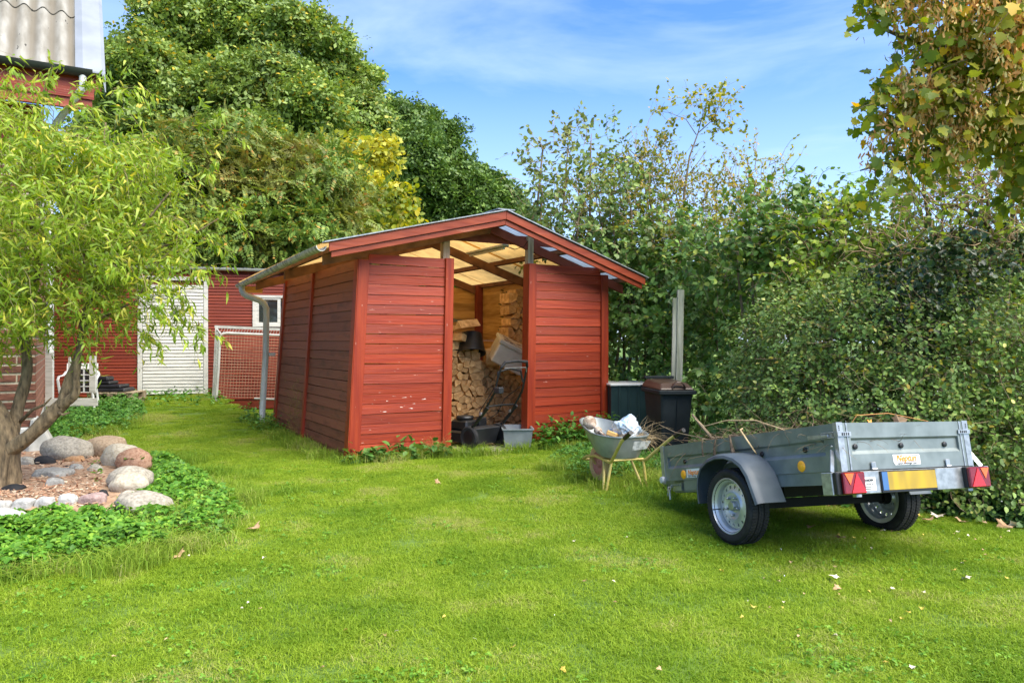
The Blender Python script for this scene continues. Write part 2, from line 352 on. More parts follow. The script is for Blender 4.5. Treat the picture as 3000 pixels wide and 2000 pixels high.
ZINCOLD = mat('weathered_zinc_gutter', (.16, .17, .14), (.50, .52, .49), sc=(5, 14, 3), rough=.6, bump=.1, metal=.15, lo=.36, hi=.52)
PIPE = mat('grey_pipe', (.42, .45, .43), (.52, .55, .53), sc=(6, 6, 6), rough=.5, metal=.1)
RUBBER = mat('tyre_rubber', (.009, .009, .010), (.022, .022, .023), sc=(20, 20, 20), rough=.75)
BLACKP = mat('black_plastic', (.006, .0065, .0075), (.014, .015, .017), sc=(8, 8, 8), rough=.42)
FENDER = mat('slate_plastic', (.050, .066, .080), (.085, .105, .12), sc=(5, 5, 9), rough=.48, det=7)
WHITEW = mat('white_painted_wood', (.30, .30, .27), (.50, .50, .46), sc=(4, 4, 26), rough=.6, bump=.15, perobj=.05, lo=.25, hi=.5, det=8)
WHITEP = mat('white_plastic', (.50, .51, .49), (.62, .62, .60), sc=(6, 6, 6), rough=.35)
GLASS = mat('dark_window_glass', (.018, .02, .022), rough=.06, spec=.8)
DARK = mat('dark_interior', (.012, .011, .01), rough=.9)
CONC = mat('concrete', (.26, .24, .20), (.40, .37, .32), sc=(9, 9, 9), rough=.9, bump=.3)
BARK = mat('willow_bark', (.045, .032, .018), (.25, .18, .10), sc=(34, 34, 10), rough=.9, bump=.9, det=8, lo=.3, hi=.68, bsc=(30, 30, 7))
BARKD = mat('dark_bark', (.05, .042, .03), (.13, .11, .08), sc=(12, 12, 3), rough=.9, bump=.6)
TWIG = mat('twig_bark', (.11, .08, .045), (.24, .18, .11), sc=(9, 9, 9), rough=.85)
YELT = mat('pale_yellow_paint', (.52, .40, .10), (.62, .50, .17), sc=(12, 12, 12), rough=.42, det=7)
PALLET = mat('old_pallet_wood', (.20, .15, .09), (.40, .32, .21), sc=(4, 14, 14), rough=.85, bump=.2, perobj=.15)
STRAW = mat('dry_straw', (.38, .27, .13), (.60, .46, .26), sc=(9, 9, 9), rough=.8)
# ------------------------------------------------------------------ the ground
GROUND = mat('soil_under_grass', (.07, .13, .015), (.11, .18, .025), sc=(1.3, 1.3, 1.3), rough=.95, bump=.4, bsc=(30, 30, 30))
xs = np.unique(np.concatenate([np.arange(-12, 12.01, .25), [-400, -120, -50, -25, -18, 18, 25, 50, 120, 400]]))
ys = np.unique(np.concatenate([np.arange(0, 20.01, .25), [-400, -100, -30, -10, -4, 25, 35, 60, 120, 300, 700]]))
gv = [(x, y, gz(x, y)) for y in ys for x in xs]; nx = len(xs)
me = bpy.data.meshes.new('lawn'); me.from_pydata(gv, [], [(j*nx+i, j*nx+i+1, (j+1)*nx+i+1, (j+1)*nx+i) for j in range(len(ys)-1) for i in range(nx-1)])
lawn = link('lawn', me, GROUND); tag(lawn, 'mown green lawn reaching from the camera to the shed', 'lawn', kind='structure')

def grassmat(name, a, b, dry, k=.5):
    m = bpy.data.materials.new(name); m.use_nodes = True; t = m.node_tree; N = t.nodes; bs = N['Principled BSDF']; ln = t.links.new
    bs.inputs['Roughness'].default_value = .55; bs.inputs['Specular IOR Level'].default_value = .3
    g = N.new('ShaderNodeNewGeometry'); nn = N.new('ShaderNodeTexNoise'); nn.inputs['Scale'].default_value = 1.15; nn.inputs['Detail'].default_value = 6; nn.inputs['Roughness'].default_value = .62
    ln(g.outputs['Position'], nn.inputs['Vector'])
    ad = N.new('ShaderNodeMath'); ad.operation = 'MULTIPLY_ADD'; ad.inputs[1].default_value = k; ln(g.outputs['Random Per Island'], ad.inputs[0])
    r = N.new('ShaderNodeMapRange'); r.inputs['From Min'].default_value = .35; r.inputs['From Max'].default_value = .65; r.inputs['To Min'].default_value = -.1; r.inputs['To Max'].default_value = .7; ln(nn.outputs['Fac'], r.inputs[0])
    ln(r.outputs[0], ad.inputs[2])
    rp = N.new('ShaderNodeValToRGB'); e = rp.color_ramp.elements; e[0].color = (*a, 1); e[0].position = .05; e[1].color = (*b, 1); e[1].position = .8
    q = e.new(.99); q.color = (*dry, 1); ln(ad.outputs[0], rp.inputs[0]); ln(rp.outputs[0], bs.inputs['Base Color'])
    tr = N.new('ShaderNodeBsdfTranslucent'); ln(rp.outputs[0], tr.inputs['Color']); ms = N.new('ShaderNodeMixShader'); ms.inputs[0].default_value = .4
    ln(bs.outputs[0], ms.inputs[1]); ln(tr.outputs[0], ms.inputs[2]); ln(ms.outputs[0], N['Material Output'].inputs['Surface'])
    return m
GRASS = grassmat('lawn_grass', (.150, .275, .012), (.330, .450, .032), (.44, .44, .13))
GRASSL = grassmat('long_grass', (.13, .26, .018), (.29, .40, .04), (.42, .42, .13), .55)

def tuft(name, R, n, hlo, hhi, w, lean, m):
    rr = R*np.sqrt(rng.random(n)); th = rng.random(n)*2*np.pi; p = np.stack([rr*np.cos(th), rr*np.sin(th), np.full(n, -.004)], 1)
    h = rng.uniform(hlo, hhi, n); a = rng.random(n)*2*np.pi; ld = np.stack([np.cos(a), np.sin(a), np.zeros(n)], 1)*(np.abs(rng.normal(size=n))*lean)[:, None]
    s = nrm(np.cross(ld + rng.normal(size=(n, 3))*.4, [[0, 0, 1.]]))*(w*rng.uniform(.6, 1.2, n))[:, None]
    up = np.array([0, 0, 1.])
    mid = p + (up + ld*.45)*h[:, None]*.55; tip = p + (up*.8 + ld*1.3)*h[:, None]
    V = np.stack([p-s/2, p+s/2, mid-s*.4, mid+s*.4, tip], 1).reshape(-1, 3); i = np.arange(n)*5
    me = bpy.data.meshes.new(name); q = [(k, k+1, k+3, k+2) for k in i.tolist()] + [(k+2, k+3, k+4) for k in i.tolist()]
    me.from_pydata(V.tolist(), [], q); me.materials.append(m)
    return bpy.data.objects.new(name, me)
def field(name, pts, src, m, label, cat, smin=.8, smax=1.2):
    """one ground-cover object: tufts set on points by geometry nodes"""
    me = bpy.data.meshes.new(name); me.from_pydata([tuple(p) for p in pts], [], [])
    o = link(name, me); tag(o, label, cat, kind='stuff')
    ng = bpy.data.node_groups.new(name, 'GeometryNodeTree'); ng.interface.new_socket('Geometry', in_out='INPUT', socket_type='NodeSocketGeometry'); ng.interface.new_socket('Geometry', in_out='OUTPUT', socket_type='NodeSocketGeometry')
    N = ng.nodes; ln = ng.links.new; gi = N.new('NodeGroupInput'); go = N.new('NodeGroupOutput'); iop = N.new('GeometryNodeInstanceOnPoints')
    jn = N.new('GeometryNodeGeometryToInstance')
    for s in src:
        oi = N.new('GeometryNodeObjectInfo'); oi.inputs['Object'].default_value = s; ln(oi.outputs['Geometry'], jn.inputs[0])
    rv = N.new('FunctionNodeRandomValue'); rv.data_type = 'FLOAT_VECTOR'; rv.inputs[0].default_value = (-.04, -.04, 0); rv.inputs[1].default_value = (.04, .04, 6.283)
    rs = N.new('FunctionNodeRandomValue'); rs.inputs[2].default_value = smin; rs.inputs[3].default_value = smax
    iop.inputs['Pick Instance'].default_value = True
    ln(gi.outputs[0], iop.inputs['Points']); ln(jn.outputs[0], iop.inputs['Instance']); ln(rv.outputs[0], iop.inputs['Rotation']); ln(rs.outputs[1], iop.inputs['Scale']); ln(iop.outputs[0], go.inputs[0])
    md = o.modifiers.new('scatter', 'NODES'); md.node_group = ng
    return o
def inhedge(x, y):          # right-hand lawn edge
    return y > np.interp(x, [1.2, 1.6, 2.0, 2.6, 3.4, 3.8, 5.5], [99, 10.2, 8.9, 7.0, 6.3, 6.0, 5.2])
BED = [gp(*q) for q in ((-260, 1540), (-260, 1330), (60, 1325), (240, 1285), (370, 1300), (440, 1380), (440, 1450), (430, 1520), (300, 1515), (60, 1530), (-260, 1550))]
def inpoly(x, y, P):
    c = False; n = len(P)
    for i in range(n):
        a, b = P[i], P[i-1]
        if (a[1] > y) != (b[1] > y) and x < (b[0]-a[0])*(y-a[1])/(b[1]-a[1])+a[0]: c = not c
    return c
def inshed(x, y, m=0.0):
    t = (x+1.901)*.866+(y-8.95)*.5; s = -(x+1.901)*.5+(y-8.95)*.866
    if 1.3 < t < 2.15 and -.26 < s < .1: return True
    return -m < t < 3.73+m and -m < s < 3.9
pts = []
for y in np.arange(2.3, 16.0, .24):
    for x in np.arange(-.70*y-.4, .70*y+.4, .24):
        X, Y = x+rng.uniform(-.12, .12), y+rng.uniform(-.12, .12)
        if inhedge(X, Y) or inpoly(X, Y, BED) or inshed(X, Y, .02) or (Y > 10.6 and X > -.4) or X < -8.5: continue
        pts.append((X, Y, gz(X, Y)))
src = [tuft('grass_tuft', .24, 1500, .014, .034, .0042, .8, GRASS) for _ in range(3)]
field('grass', pts, src, GRASS, 'short mown grass blades covering the whole lawn', 'grass')
# coarser, longer grass along edges
lt = tuft('long_grass_tuft', .17, 150, .07, .19, .0055, .75, GRASSL), tuft('long_grass_tuft', .17, 110, .05, .14, .006, 1.0, GRASSL)
ed = []
def strip(pa, pb, w, n, lst=ed):
    a, b = Vector(pa), Vector(pb)
    for _ in range(n):
        p = a.lerp(b, rng.random()); x, y = p.x+rng.normal()*w, p.y+rng.normal()*w
        if not inshed(x, y): lst.append((x, y, gz(x, y)))
U = Vector((cos(Rd(30)), sin(Rd(30)), 0)); V_ = Vector((-sin(Rd(30)), cos(Rd(30)), 0)); P0 = Vector((-1.901, 8.95, 0))
def S(t, s, z=0): return P0 + U*t + V_*s + Vector((0, 0, z))
strip(S(-.1, 0), S(-.12, 3.7), .10, 60); strip(S(0, -.12), S(1.3, -.12), .10, 34); strip(S(2.4, -.15), S(4.2, -.4), .14, 50); strip(S(1.2, -.33), S(2.4, -.33), .05, 12)
strip(gp(300, 1650), gp(540, 1600), .16, 26); strip(gp(520, 1560), gp(700, 1450), .16, 40); strip(gp(-100, 1700), gp(160, 1670), .16, 16)
strip(gp(420, 1350), gp(640, 1440), .2, 22); strip(gp(330, 1170), gp(800, 1175), .25, 50); strip(gp(380, 1240), gp(240, 1290), .2, 22)
strip((2.3, 7.2, 0), (4.6, 5.9, 0), .10, 40); strip((1.2, 7.6, 0), (2.3, 8.0, 0), .3, 50); strip((.6, 8.6, 0), (1.7, 8.2, 0), .2, 40)
field('long_grass', ed, lt, GRASSL, 'longer unmown grass along the shed foot, rockery and hedge', 'grass')

# broad-leaved clover and weeds scattered through the lawn
WEEDM = leafmat('weed_leaf', [(0, (.08, .21, .016)), (.55, (.14, .29, .022)), (1, (.22, .38, .04))], trans=.35, vary=.2, bigsc=1.2)
def plants(name, centres, nl, spread, h, size, m, T, label, cat, kind='stuff', up=1.4, squash=1.0):
    C = np.array([tuple(c) for c in centres]); n = len(C)*nl; P = np.repeat(C, nl, 0)
    u = nrm(rng.normal(size=(n, 3))*np.array([1, 1, .5])); u[:, 2] = np.abs(u[:, 2]); r = rng.random(n)**.45
    P = P + u*r[:, None]*np.array([spread, spread, h]); P[:, 2] += .005
    d = nrm(u*np.array([1, 1, .25]) + rng.normal(size=(n, 3))*.4); up_ = nrm(u*.5+np.array([0, 0, up])+rng.normal(size=(n, 3))*.3)
    o = scatter(name, m, T[0], T[1], P, d, up_, rng.uniform(.6, 1.2, n)*size)
    tag(o, label, cat, kind=kind); return o
cl = []
while len(cl) < 650:
    y = 2.6+9*rng.random()**1.5; x = rng.uniform(-.68*y, .68*y)
    if noise.noise(Vector((x*.9, y*.9, 3))) > -.02 and not inhedge(x, y) and not inpoly(x, y, BED) and not inshed(x, y): cl.append((x, y, gz(x, y)+.012))
plants('clover', cl, 7, .07, .022, .024, WEEDM, T_TRI, 'low clover and broad weeds scattered through the lawn', 'clover')

# ------------------------------------------------------------------ the red shed
shed = empty('garden_shed', 'red plank shed with open doorway, full of firewood, low gabled roof', 'shed', P0, (0, 0, Rd(30)))
def lean(p):
    t, s, z = p; k = float(np.interp(t, [0, 1.25, 2.45, 3.7], [.056, .020, .016, 0]))
    if t < .4: k += .006*max(0, s)
    return (t + k*z, s, z)
def sbox(name, m, *a, par=shed, **k): return MB(lean).box(*a).build(name, m, par, **k)
EXP = .118
def boards_front(t0, t1, nb, ztop=2.43):
    for i in range(nb):
        z1 = ztop - i*EXP; z0 = z1 - EXP + rnd.choice([.0015, .002, .003, .0045, .007]); m = REDCHIP if (t0 < 1 and i in (14, 15)) else RED
        w = rnd.gauss(0, .0032); b = rnd.gauss(0, .003); mb = MB(lean); p = rnd.choice([.003, .005, .006, .010, .013])
        vs = [(t0, -.010-p, z0+w), (t1, -.010-p, z0-w), (t1, .014, z0-w), (t0, .014, z0+w), (t0, -.012, z1-.003+w*.4), (t1, -.012, z1-.003), (t1, .014, z1), (t0, .014, z1)]
        mb.add(vs, [(0, 3, 2, 1), (4, 5, 6, 7), (0, 1, 5, 4), (1, 2, 6, 5), (2, 3, 7, 6), (3, 0, 4, 7)]).build('board', m, shed)
boards_front(.117, 1.172, 21); boards_front(2.515, 3.612, 21)
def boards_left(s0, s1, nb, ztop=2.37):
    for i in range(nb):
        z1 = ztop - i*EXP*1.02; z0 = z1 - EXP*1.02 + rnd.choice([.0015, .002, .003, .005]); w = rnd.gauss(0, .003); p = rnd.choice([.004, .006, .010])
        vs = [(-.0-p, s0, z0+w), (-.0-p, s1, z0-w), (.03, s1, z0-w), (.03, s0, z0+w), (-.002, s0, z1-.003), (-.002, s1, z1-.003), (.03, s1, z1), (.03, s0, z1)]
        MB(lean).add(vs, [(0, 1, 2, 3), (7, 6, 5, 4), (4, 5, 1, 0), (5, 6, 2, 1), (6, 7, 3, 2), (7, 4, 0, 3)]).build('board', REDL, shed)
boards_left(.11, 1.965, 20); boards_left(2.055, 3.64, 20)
sbox('corner_post', REDV, -.022, .115, -.040, -.012, -.06, 2.36, bevel=.003)
sbox('corner_post', REDV, -.034, -.0225, -.038, .105, -.06, 2.36, bevel=.003)
sbox('wall_batten', REDV, -.040, .03, 1.968, 2.052, -.06, 2.38, bevel=.003)
sbox('corner_post', REDV, -.034, .06, 3.643, 3.76, -.06, 2.36, bevel=.003)
sbox('door_post', REDV, 1.174, 1.289, -.046, .03, -.06, 2.434, bevel=.003)
sbox('door_post', REDV, 2.393, 2.513, -.050, .11, -.06, 2.430, bevel=.003)
sbox('corner_post', REDV, 3.614, 3.732, -.046, .10, -.06, 2.33, bevel=.003)
sbox('post_stub', GREYWOOD, 1.165, 1.265, .032, .12, 2.30, 2.78, bevel=.003)
sbox('post_stub', GREYWOOD, 2.41, 2.50, .018, .10, 2.4305, 2.80, bevel=.003)
# inner faces: right and back wall of raw boards, posts
for i in range(18):
    z1 = 2.36-i*.135
    sbox('board', RAW, 3.66, 3.68, .11, 3.69, z1-.1345, z1)
    sbox('board', RAW, .05, 3.64, 3.70, 3.72, z1-.1345, z1)
    sbox('board', RAW, .034, .046, .13, 3.64, z1-.1345, z1)
sbox('corner_post', REDDK, 3.54, 3.65, 3.58, 3.69, 0, 2.42); sbox('wall_post', DKWOOD, 3.58, 3.655, 1.9, 2.0, 0, 2.4)
sbox('wall_post', DKWOOD, 1.7, 1.8, 3.61, 3.695, 0, 2.5)
MB().bar((3.0, 3.62, 1.1), (3.48, 3.62, .2), .07, .05).build('brace', RAW, shed)
FLOOR = mat('shed_floor', (.16, .13, .10), (.30, .26, .20), sc=(7, 7, 7), rough=.9, bump=.3)
MB().box(.05, 3.66, .03, 3.7, -.05, .045).build('floor_slab', FLOOR, shed)
MB().box(1.34, 2.1, -.24, .028, -.05, .035).build('doorstep', CONC, shed, bevel=.006)
# roof: slopes left (t -.343..1.9) and right (1.9..4.126); s from -.35 to 4.45
def rz(t, s=0):
    sag = -.10*(max(0, s)/4.45)
    return (2.492+(t+.343)/2.243*.534 if t < 1.9 else 3.026-(t-1.9)/2.226*.741) + (sag if t < 1.9 else 0)*(1-(t+.343)/2.243 if t < 1.9 else 0)
def rbar(name, m, t0, t1, s0, s1, top, dep, n=1, **k):
    """timber following the roof slope from t0 to t1, its top 'top' below the roof line"""
    mb = MB(); v = []
    for t in (t0, t1):
        for s in (s0, s1):
            v += [(t, s, rz(t, s)-top), (t, s, rz(t, s)-top-dep)]
    mb.add(v, [(0, 4, 6, 2), (1, 3, 7, 5), (0, 1, 5, 4), (2, 6, 7, 3), (0, 2, 3, 1), (4, 5, 7, 6)]); return mb.build(name, m, shed, **k)
for t0, t1 in ((-.343, 1.899), (1.901, 4.126)):
    rbar('fascia_board', REDF, t0, t1, -.372, -.350, .004, .098, bevel=.003)
    rbar('fascia_board', REDF, t0 + (.03 if t0 < 0 else 0), t1-(.04 if t1 > 3 else 0), -.348, -.322, .090, .080, bevel=.003)
    rbar('rafter', REDDK if t0 > 0 else DKWOOD, t0+(.05 if t0 < 0 else 0), t1-(.08 if t0 > 0 else 0), .025, .075, .11, .115)
    for s in (1.85, 3.66): rbar('rafter', DKWOOD, t0+(.05 if t0 < 0 else 0), t1-(.08 if t0 > 0 else 0), s, s+.05, .09, .13)
MB().box(1.0, 2.9, .08, .11, 2.68, 2.80).build('tie_beam', REDDK, shed)
for t in (-.24, .75, 1.80, 2.00, 2.95, 3.60, 3.98):
    mb = MB(); v = []
    for s in (-.32, 4.40):
        for dt in (0, .06):
            z = rz(t+dt/2, s)-.028; v += [(t+dt, s, z), (t+dt, s, z-.062)]
    mb.add(v, [(0, 4, 6, 2), (1, 3, 7, 5), (0, 1, 5, 4), (2, 6, 7, 3), (0, 2, 3, 1), (4, 5, 7, 6)]); mb.build('purlin', DKWOOD, shed)
def sheetmat(name, c, tr, rough=.4):
    m = mat(name, c, tuple(x*.62 for x in c), sc=(5, 5, 5), rough=rough, det=7, lo=.4, hi=.75); t = m.node_tree; N = t.nodes; ln = t.links.new
    b = N['Principled BSDF']; tn = N.new('ShaderNodeBsdfTranslucent'); ln(b.inputs['Base Color'].links[0].from_socket, tn.inputs[0])
    ms = N.new('ShaderNodeMixShader'); ms.inputs[0].default_value = tr; ln(b.outputs[0], ms.inputs[1]); ln(tn.outputs[0], ms.inputs[2]); ln(ms.outputs[0], N['Material Output'].inputs[0]); return m
SHY = sheetmat('yellowed_corrugated_plastic', (.74, .46, .15), .80); SHC = sheetmat('clear_corrugated_plastic', (.26, .33, .43), .70)
def corr(name, m, t0, t1, s0, s1, par=shed, pitch=.076, amp=.009, zf=rz, off=.0, wrap=None):
    n = int((s1-s0)/pitch*6); k = 6; mb = MB()
    def f(a, b):
        s = s0+(s1-s0)*a; t = t0+(t1-t0)*b; return (t, s, zf(t, s)+off+amp*cos(2*pi*s/pitch))
    return mb.grid(f, n, k).build(name, m, par, smooth='all')
ss = [-.36, .62, 1.6, 2.58, 3.54, 4.47]
for i in range(5):
    a, b = ss[i], ss[i+1]+.05
    corr('roof_sheet', SHY, -.40, 1.93, a, b, off=.003+.004*(i % 2)); corr('roof_sheet', SHC if i == 0 else SHY, 1.93, 4.17, a, b, off=.003+.004*(i % 2))
rbar('verge_flashing', GALVB, -.40, 1.899, -.395, -.300, -.022, .014); rbar('verge_flashing', GALVB, 1.901, 4.17, -.395, -.300, -.022, .014)
MB().box(1.78, 2.02, -.38, 4.47, 3.04, 3.05).build('ridge_cap', GALVB, shed)
# gutter and downpipe on the left eave
def gpt(s): return Vector((-.415, s, rz(-.343, s)-.060-.006*s))
mb = MB(); n = 8; prof = [(.06*cos(a), .06*sin(a)) for a in np.linspace(pi, 2*pi, n)]; prof += [(.052*cos(a), .052*sin(a)) for a in np.linspace(2*pi, pi, n)]
st = np.linspace(-.32, 4.42, 10); vs = [gpt(s)+Vector((a, 0, b+.02)) for s in st for a, b in prof]; m_ = 2*n
mb.add(vs, [(i*m_+k, i*m_+(k+1) % m_, (i+1)*m_+(k+1) % m_, (i+1)*m_+k) for i in range(9) for k in range(m_)] + [tuple(range(m_)), tuple(range(9*m_, 10*m_))[::-1]])
gut = mb.build('gutter', ZINCOLD, shed, smooth=True)
for s in (.9, 1.9, 2.9, 3.8):
    g = gpt(s); MB().lathe([(.0625, -.012), (.0665, -.012), (.0665, .012), (.0625, .012)], 10, Matrix.Translation(g+Vector((0, 0, .02))) @ Matrix.Rotation(pi/2, 4, 'X'), closed=True, arc=pi, a0=pi).build('gutter_bracket', GALVB, gut)
g = gpt(4.18)
dp = [g, g+Vector((0, 0, -.09)), g+Vector((.02, -.01, -.14)), g+Vector((.07, -.04, -.18)), Vector((-.17, 4.03, 2.06)), Vector((-.10, 4.0, 2.01)), Vector((-.07, 3.985, 1.93)), Vector((-.085, 3.96, 1.2)), Vector((-.15, 3.95, .15)), Vector((-.165, 3.94, -.02))]
dpo = MB().tube(dp, .048, 12).build('downpipe', PIPE, shed, smooth=True)
for q in (6, 7): MB().tube([dp[q]+Vector((0, 0, -.02)), dp[q]+Vector((0, 0, .02))], .047, 12).build('pipe_joint', PIPE, dpo, smooth=True)
MB().box(-.045, .06, 3.93, 3.99, 1.17, 1.22).build('pipe_clamp', WHITEP, dpo)
# eave end board + lamp
MB().box(-.36, -.05, 4.36, 4.40, 2.20, 2.30).build('purlin_end', RAW, shed)
lt_ = empty('strip_light', 'grey fluorescent strip light hanging under the shed rafters', 'lamp', S(2.2, .72, 2.66), (Rd(3), 0, Rd(30+90)), None)
MB().box(-.55, .55, -.05, .05, 0, .03).build('housing', WHITEP, lt_, bevel=.008); MB().tube([(-.5, 0, -.02), (.5, 0, -.02)], .016, 8).build('tube', WHITEP, lt_, smooth=True)
MB().tube([(-.55, 0, .0), (-.7, -.05, -.05), (-.85, -.1, -.02), (-.95, -.1, .04)], .005, 5).build('cable', BLACKP, lt_)

# --- firewood: split logs seen end-on, packed like cells
def clip(poly, n, c):
    out = []
    for i in range(len(poly)):
        a, b = poly[i], poly[(i+1) % len(poly)]; da, db = a[0]*n[0]+a[1]*n[1]-c, b[0]*n[0]+b[1]*n[1]-c
        if da <= 0: out.append(a)
        if da*db < 0: k = da/(da-db); out.append((a[0]+(b[0]-a[0])*k, a[1]+(b[1]-a[1])*k))
    return out
def cells(x0, x1, z0, topf, size):
    pts = []; z = z0+size*.45; row = 0
    while z < 3:
        x = x0+size*.5+(row % 2)*size*.5
        while x < x1:
            if z < topf(x): pts.append((x+rnd.gauss(0, size*.21), z+rnd.gauss(0, size*.2)))
            x += size
        z += size*.88; row += 1
    out = []
    for i, p in enumerate(pts):
        poly = [(p[0]-size, max(z0, p[1]-size)), (p[0]+size, max(z0, p[1]-size)), (p[0]+size, p[1]+size*.75), (p[0]-size, p[1]+size*.75)]
        for j, q in enumerate(pts):
            if i != j and abs(q[0]-p[0]) < size*2.5 and abs(q[1]-p[1]) < size*2.5:
                n = (q[0]-p[0], q[1]-p[1]); c = (n[0]*(q[0]+p[0])+n[1]*(q[1]+p[1]))/2; poly = clip(poly, n, c)
                if len(poly) < 3: break
        if len(poly) >= 3:
            cx = sum(a[0] for a in poly)/len(poly); cz = sum(a[1] for a in poly)/len(poly)
            if rnd.random() < .45 and len(poly) > 4: poly.pop(rnd.randrange(len(poly)))
            out.append([(cx+(a[0]-cx)*.93, cz+(a[1]-cz)*.93) for a in poly])
    return out
def stack(label, loc, rotz, cl, depth=.33):
    root = empty('firewood_stack', label, 'firewood', loc, (0, 0, rotz), 'firewood in the shed')
    for poly in cl:
        y = rnd.gauss(0, .018); sl = rnd.gauss(0, .012)
        n = len(poly); vs = [(p[0], y+sl*(p[0]-poly[0][0])*6, p[1]) for p in poly]+[(p[0], y+depth, p[1]) for p in poly]
        MB().add(vs, [tuple(range(n))[::-1], tuple(range(n, 2*n))]+[(i, (i+1) % n, (i+1) % n+n, i+n) for i in range(n)]).build('log', LOGEND, root)
    return root
stack('stack of split firewood with its log ends facing the doorway', S(0, 1.6), Rd(30), cells(1.93, 2.52, .05, lambda x: 1.62-.9*max(0, x-2.05), .098))
stack('lower firewood stack behind the mower, under the beige box', S(0, 1.72), Rd(30), cells(2.54, 3.56, .05, lambda x: 1.10-.08*(x-2.5), .105))
stack('tall narrow firewood pile against the right shed wall', S(0, 1.97), Rd(30), cells(3.33, 3.62, 1.15, lambda x: 2.12+.3*(x-3.3), .10), .3)
# things on the wood
SPL = LOGEND
lg = MB().prism([(0, 0), (.16, .01), (.10, .12)], .42).build('split_log', SPL); lg.location = S(2.05, 1.45, 1.57); lg.rotation_euler = (.1, -.1, Rd(-40)); tag(lg, 'pale split log lying across the top of the wood stack', 'log')
lg = MB().prism([(0, 0), (.15, .0), (.12, .10), (.02, .11)], .30).build('split_log', SPL); lg.location = S(2.16, 1.42, 1.42); lg.rotation_euler = (0, .2, Rd(60)); tag(lg, 'short reddish log on the stack beside the black tub', 'log')
lg = MB().tube([(0, 0, 0), (.12, 0, 0), (.40, 0, .02)], [.13, .14, .13], 12).build('chopping_log', LOGEND, smooth=True); lg.location = S(2.66, 1.62, 1.16); lg.rotation_euler = (0, 0, Rd(10)); tag(lg, 'thick round log resting on the firewood left of the beige box', 'log')
CLOTH = mat('dark_grey_cloth', (.035, .042, .042), (.06, .07, .07), sc=(4, 4, 4), rough=.9)
mb = MB(); mb.grid(lambda a, b: (a*.75, .02*sin(7*a+3*b)+.25*b, (1-a)**1.0*(b-.5)*.55+.05*sin(5*a)), 14, 10)
o = mb.build('folded_tarpaulin', CLOTH, smooth='all'); o.location = S(1.9, 2.4, 1.80); o.rotation_euler = (0, 0, Rd(25)); tag(o, 'dark grey tarpaulin draped above the wood stack', 'tarpaulin')
tb = empty('black_tub', 'round black tub lying upside down on the firewood', 'tub', S(2.42, 1.64, 1.50), (Rd(160), Rd(8), Rd(30)))
MB().lathe([(.20, .30), (.21, .30), (.17, 0), (0, 0), (0, .012), (.16, .012), (.20, .30)], 24).build('bowl', BLACKP, tb, smooth=True)
MB().lathe([(.203, .285), (.218, .285), (.218, .305), (.203, .305)], 24, closed=True).build('rim', BLACKP, tb, smooth=True)
# beige box
BEI = mat('beige_plastic', (.52, .46, .35), (.66, .60, .48), sc=(6, 6, 6), rough=.55, det=7); FOAM = mat('stained_foam', (.13, .07, .04), (.50, .42, .33), sc=(9, 9, 9), rough=.9, lo=.36, hi=.5, bump=.4)
bx = empty('beige_box', 'big beige plastic box lying tilted on the firewood', 'box', S(2.62, 1.10, 1.38), (Rd(12), Rd(27), Rd(12)))
MB().box(.01, .79, .01, .57, -.30, .0).build('body', BEI, bx, bevel=.02); MB().box(-.01, .81, -.01, .59, .001, .06).build('rim', BEI, bx, bevel=.012)
MB().box(.05, .75, .05, .53, .060, .075).build('stained_panel', FOAM, bx, bevel=.01)
bpy.data.objects[bx.children[0].name].rotation_euler = (0, 0, 0)
# ivy creeping in
IVY = leafmat('ivy_leaf', [(0, (.012, .035, .012)), (.6, (.02, .055, .018)), (1, (.04, .09, .03))], trans=.15)
plants('indoor_ivy', [S(3.60, 2.62+.05*sin(i), 1.45+i*.06) for i in range(14)], 16, .09, .07, .06, IVY, T_OVAL, 'dark ivy creeping down inside the right shed wall', 'ivy', kind='thing')

# --- lawn mower
mw = empty('lawn_mower', 'black lawn mower with folded handle parked in the shed doorway', 'lawn mower', (-.52, 10.0, .045), (0, 0, Rd(-42)))
# local: -x = front of the mower, +x = handle side
def mwheel(x, y, r):
    w = empty('wheel', None, None); w.parent = mw; w.location = (x, y, r); w.rotation_euler = (pi/2, 0, 0)
    MB().lathe([(r*.62, -.025), (r*.9, -.03), (r, -.02), (r, .02), (r*.9, .03), (r*.62, .025)], 24, closed=True).build('tyre', RUBBER, w, smooth=True)
    MB().lathe([(0, -.012), (r*.25, -.028), (r*.6, -.016), (r*.63, -.02), (r*.63, .02), (r*.25, .028), (0, .02)], 18).build('rim', BLACKP, w, smooth=True)
for x, y, r in ((.22, .27, .145), (.22, -.27, .145), (-.34, .26, .10), (-.34, -.26, .10)): mwheel(x, y, r)
MB().box(-.42, .16, -.23, .23, .06, .20, taper=.9).build('deck', BLACKP, mw, bevel=.02)
GRB = mat('grey_black_plastic', (.012, .013, .015), (.022, .024, .028), sc=(4, 4, 4), rough=.5)
mb = MB(); mb.add([(.24, -.20, .04), (.24, .20, .04), (.30, .23, .26), (.30, -.23, .26), (.14, -.20, .06), (.14, .20, .06), (.14, .22, .27), (.14, -.22, .27)], [(0, 1, 2, 3), (7, 6, 5, 4), (0, 4, 5, 1), (1, 5, 6, 2), (2, 6, 7, 3), (3, 7, 4, 0)]).build('rear_flap', GRB, mw, bevel=.012)
MB().box(-.30, .04, -.14, .14, .201, .33, taper=.85).build('engine', BLACKP, mw, bevel=.02); MB().lathe([(.11, 0), (.12, .03), (.11, .05), (.04, .06), (0, .06)], 20, Matrix.Translation((-.13, 0, .331))).build('engine_cap', BLACKP, mw, smooth=True)
eb = MB().box(.045, .12, .02, .16, .24, .37).build('fuel_tank', BLACKP, mw, bevel=.012)
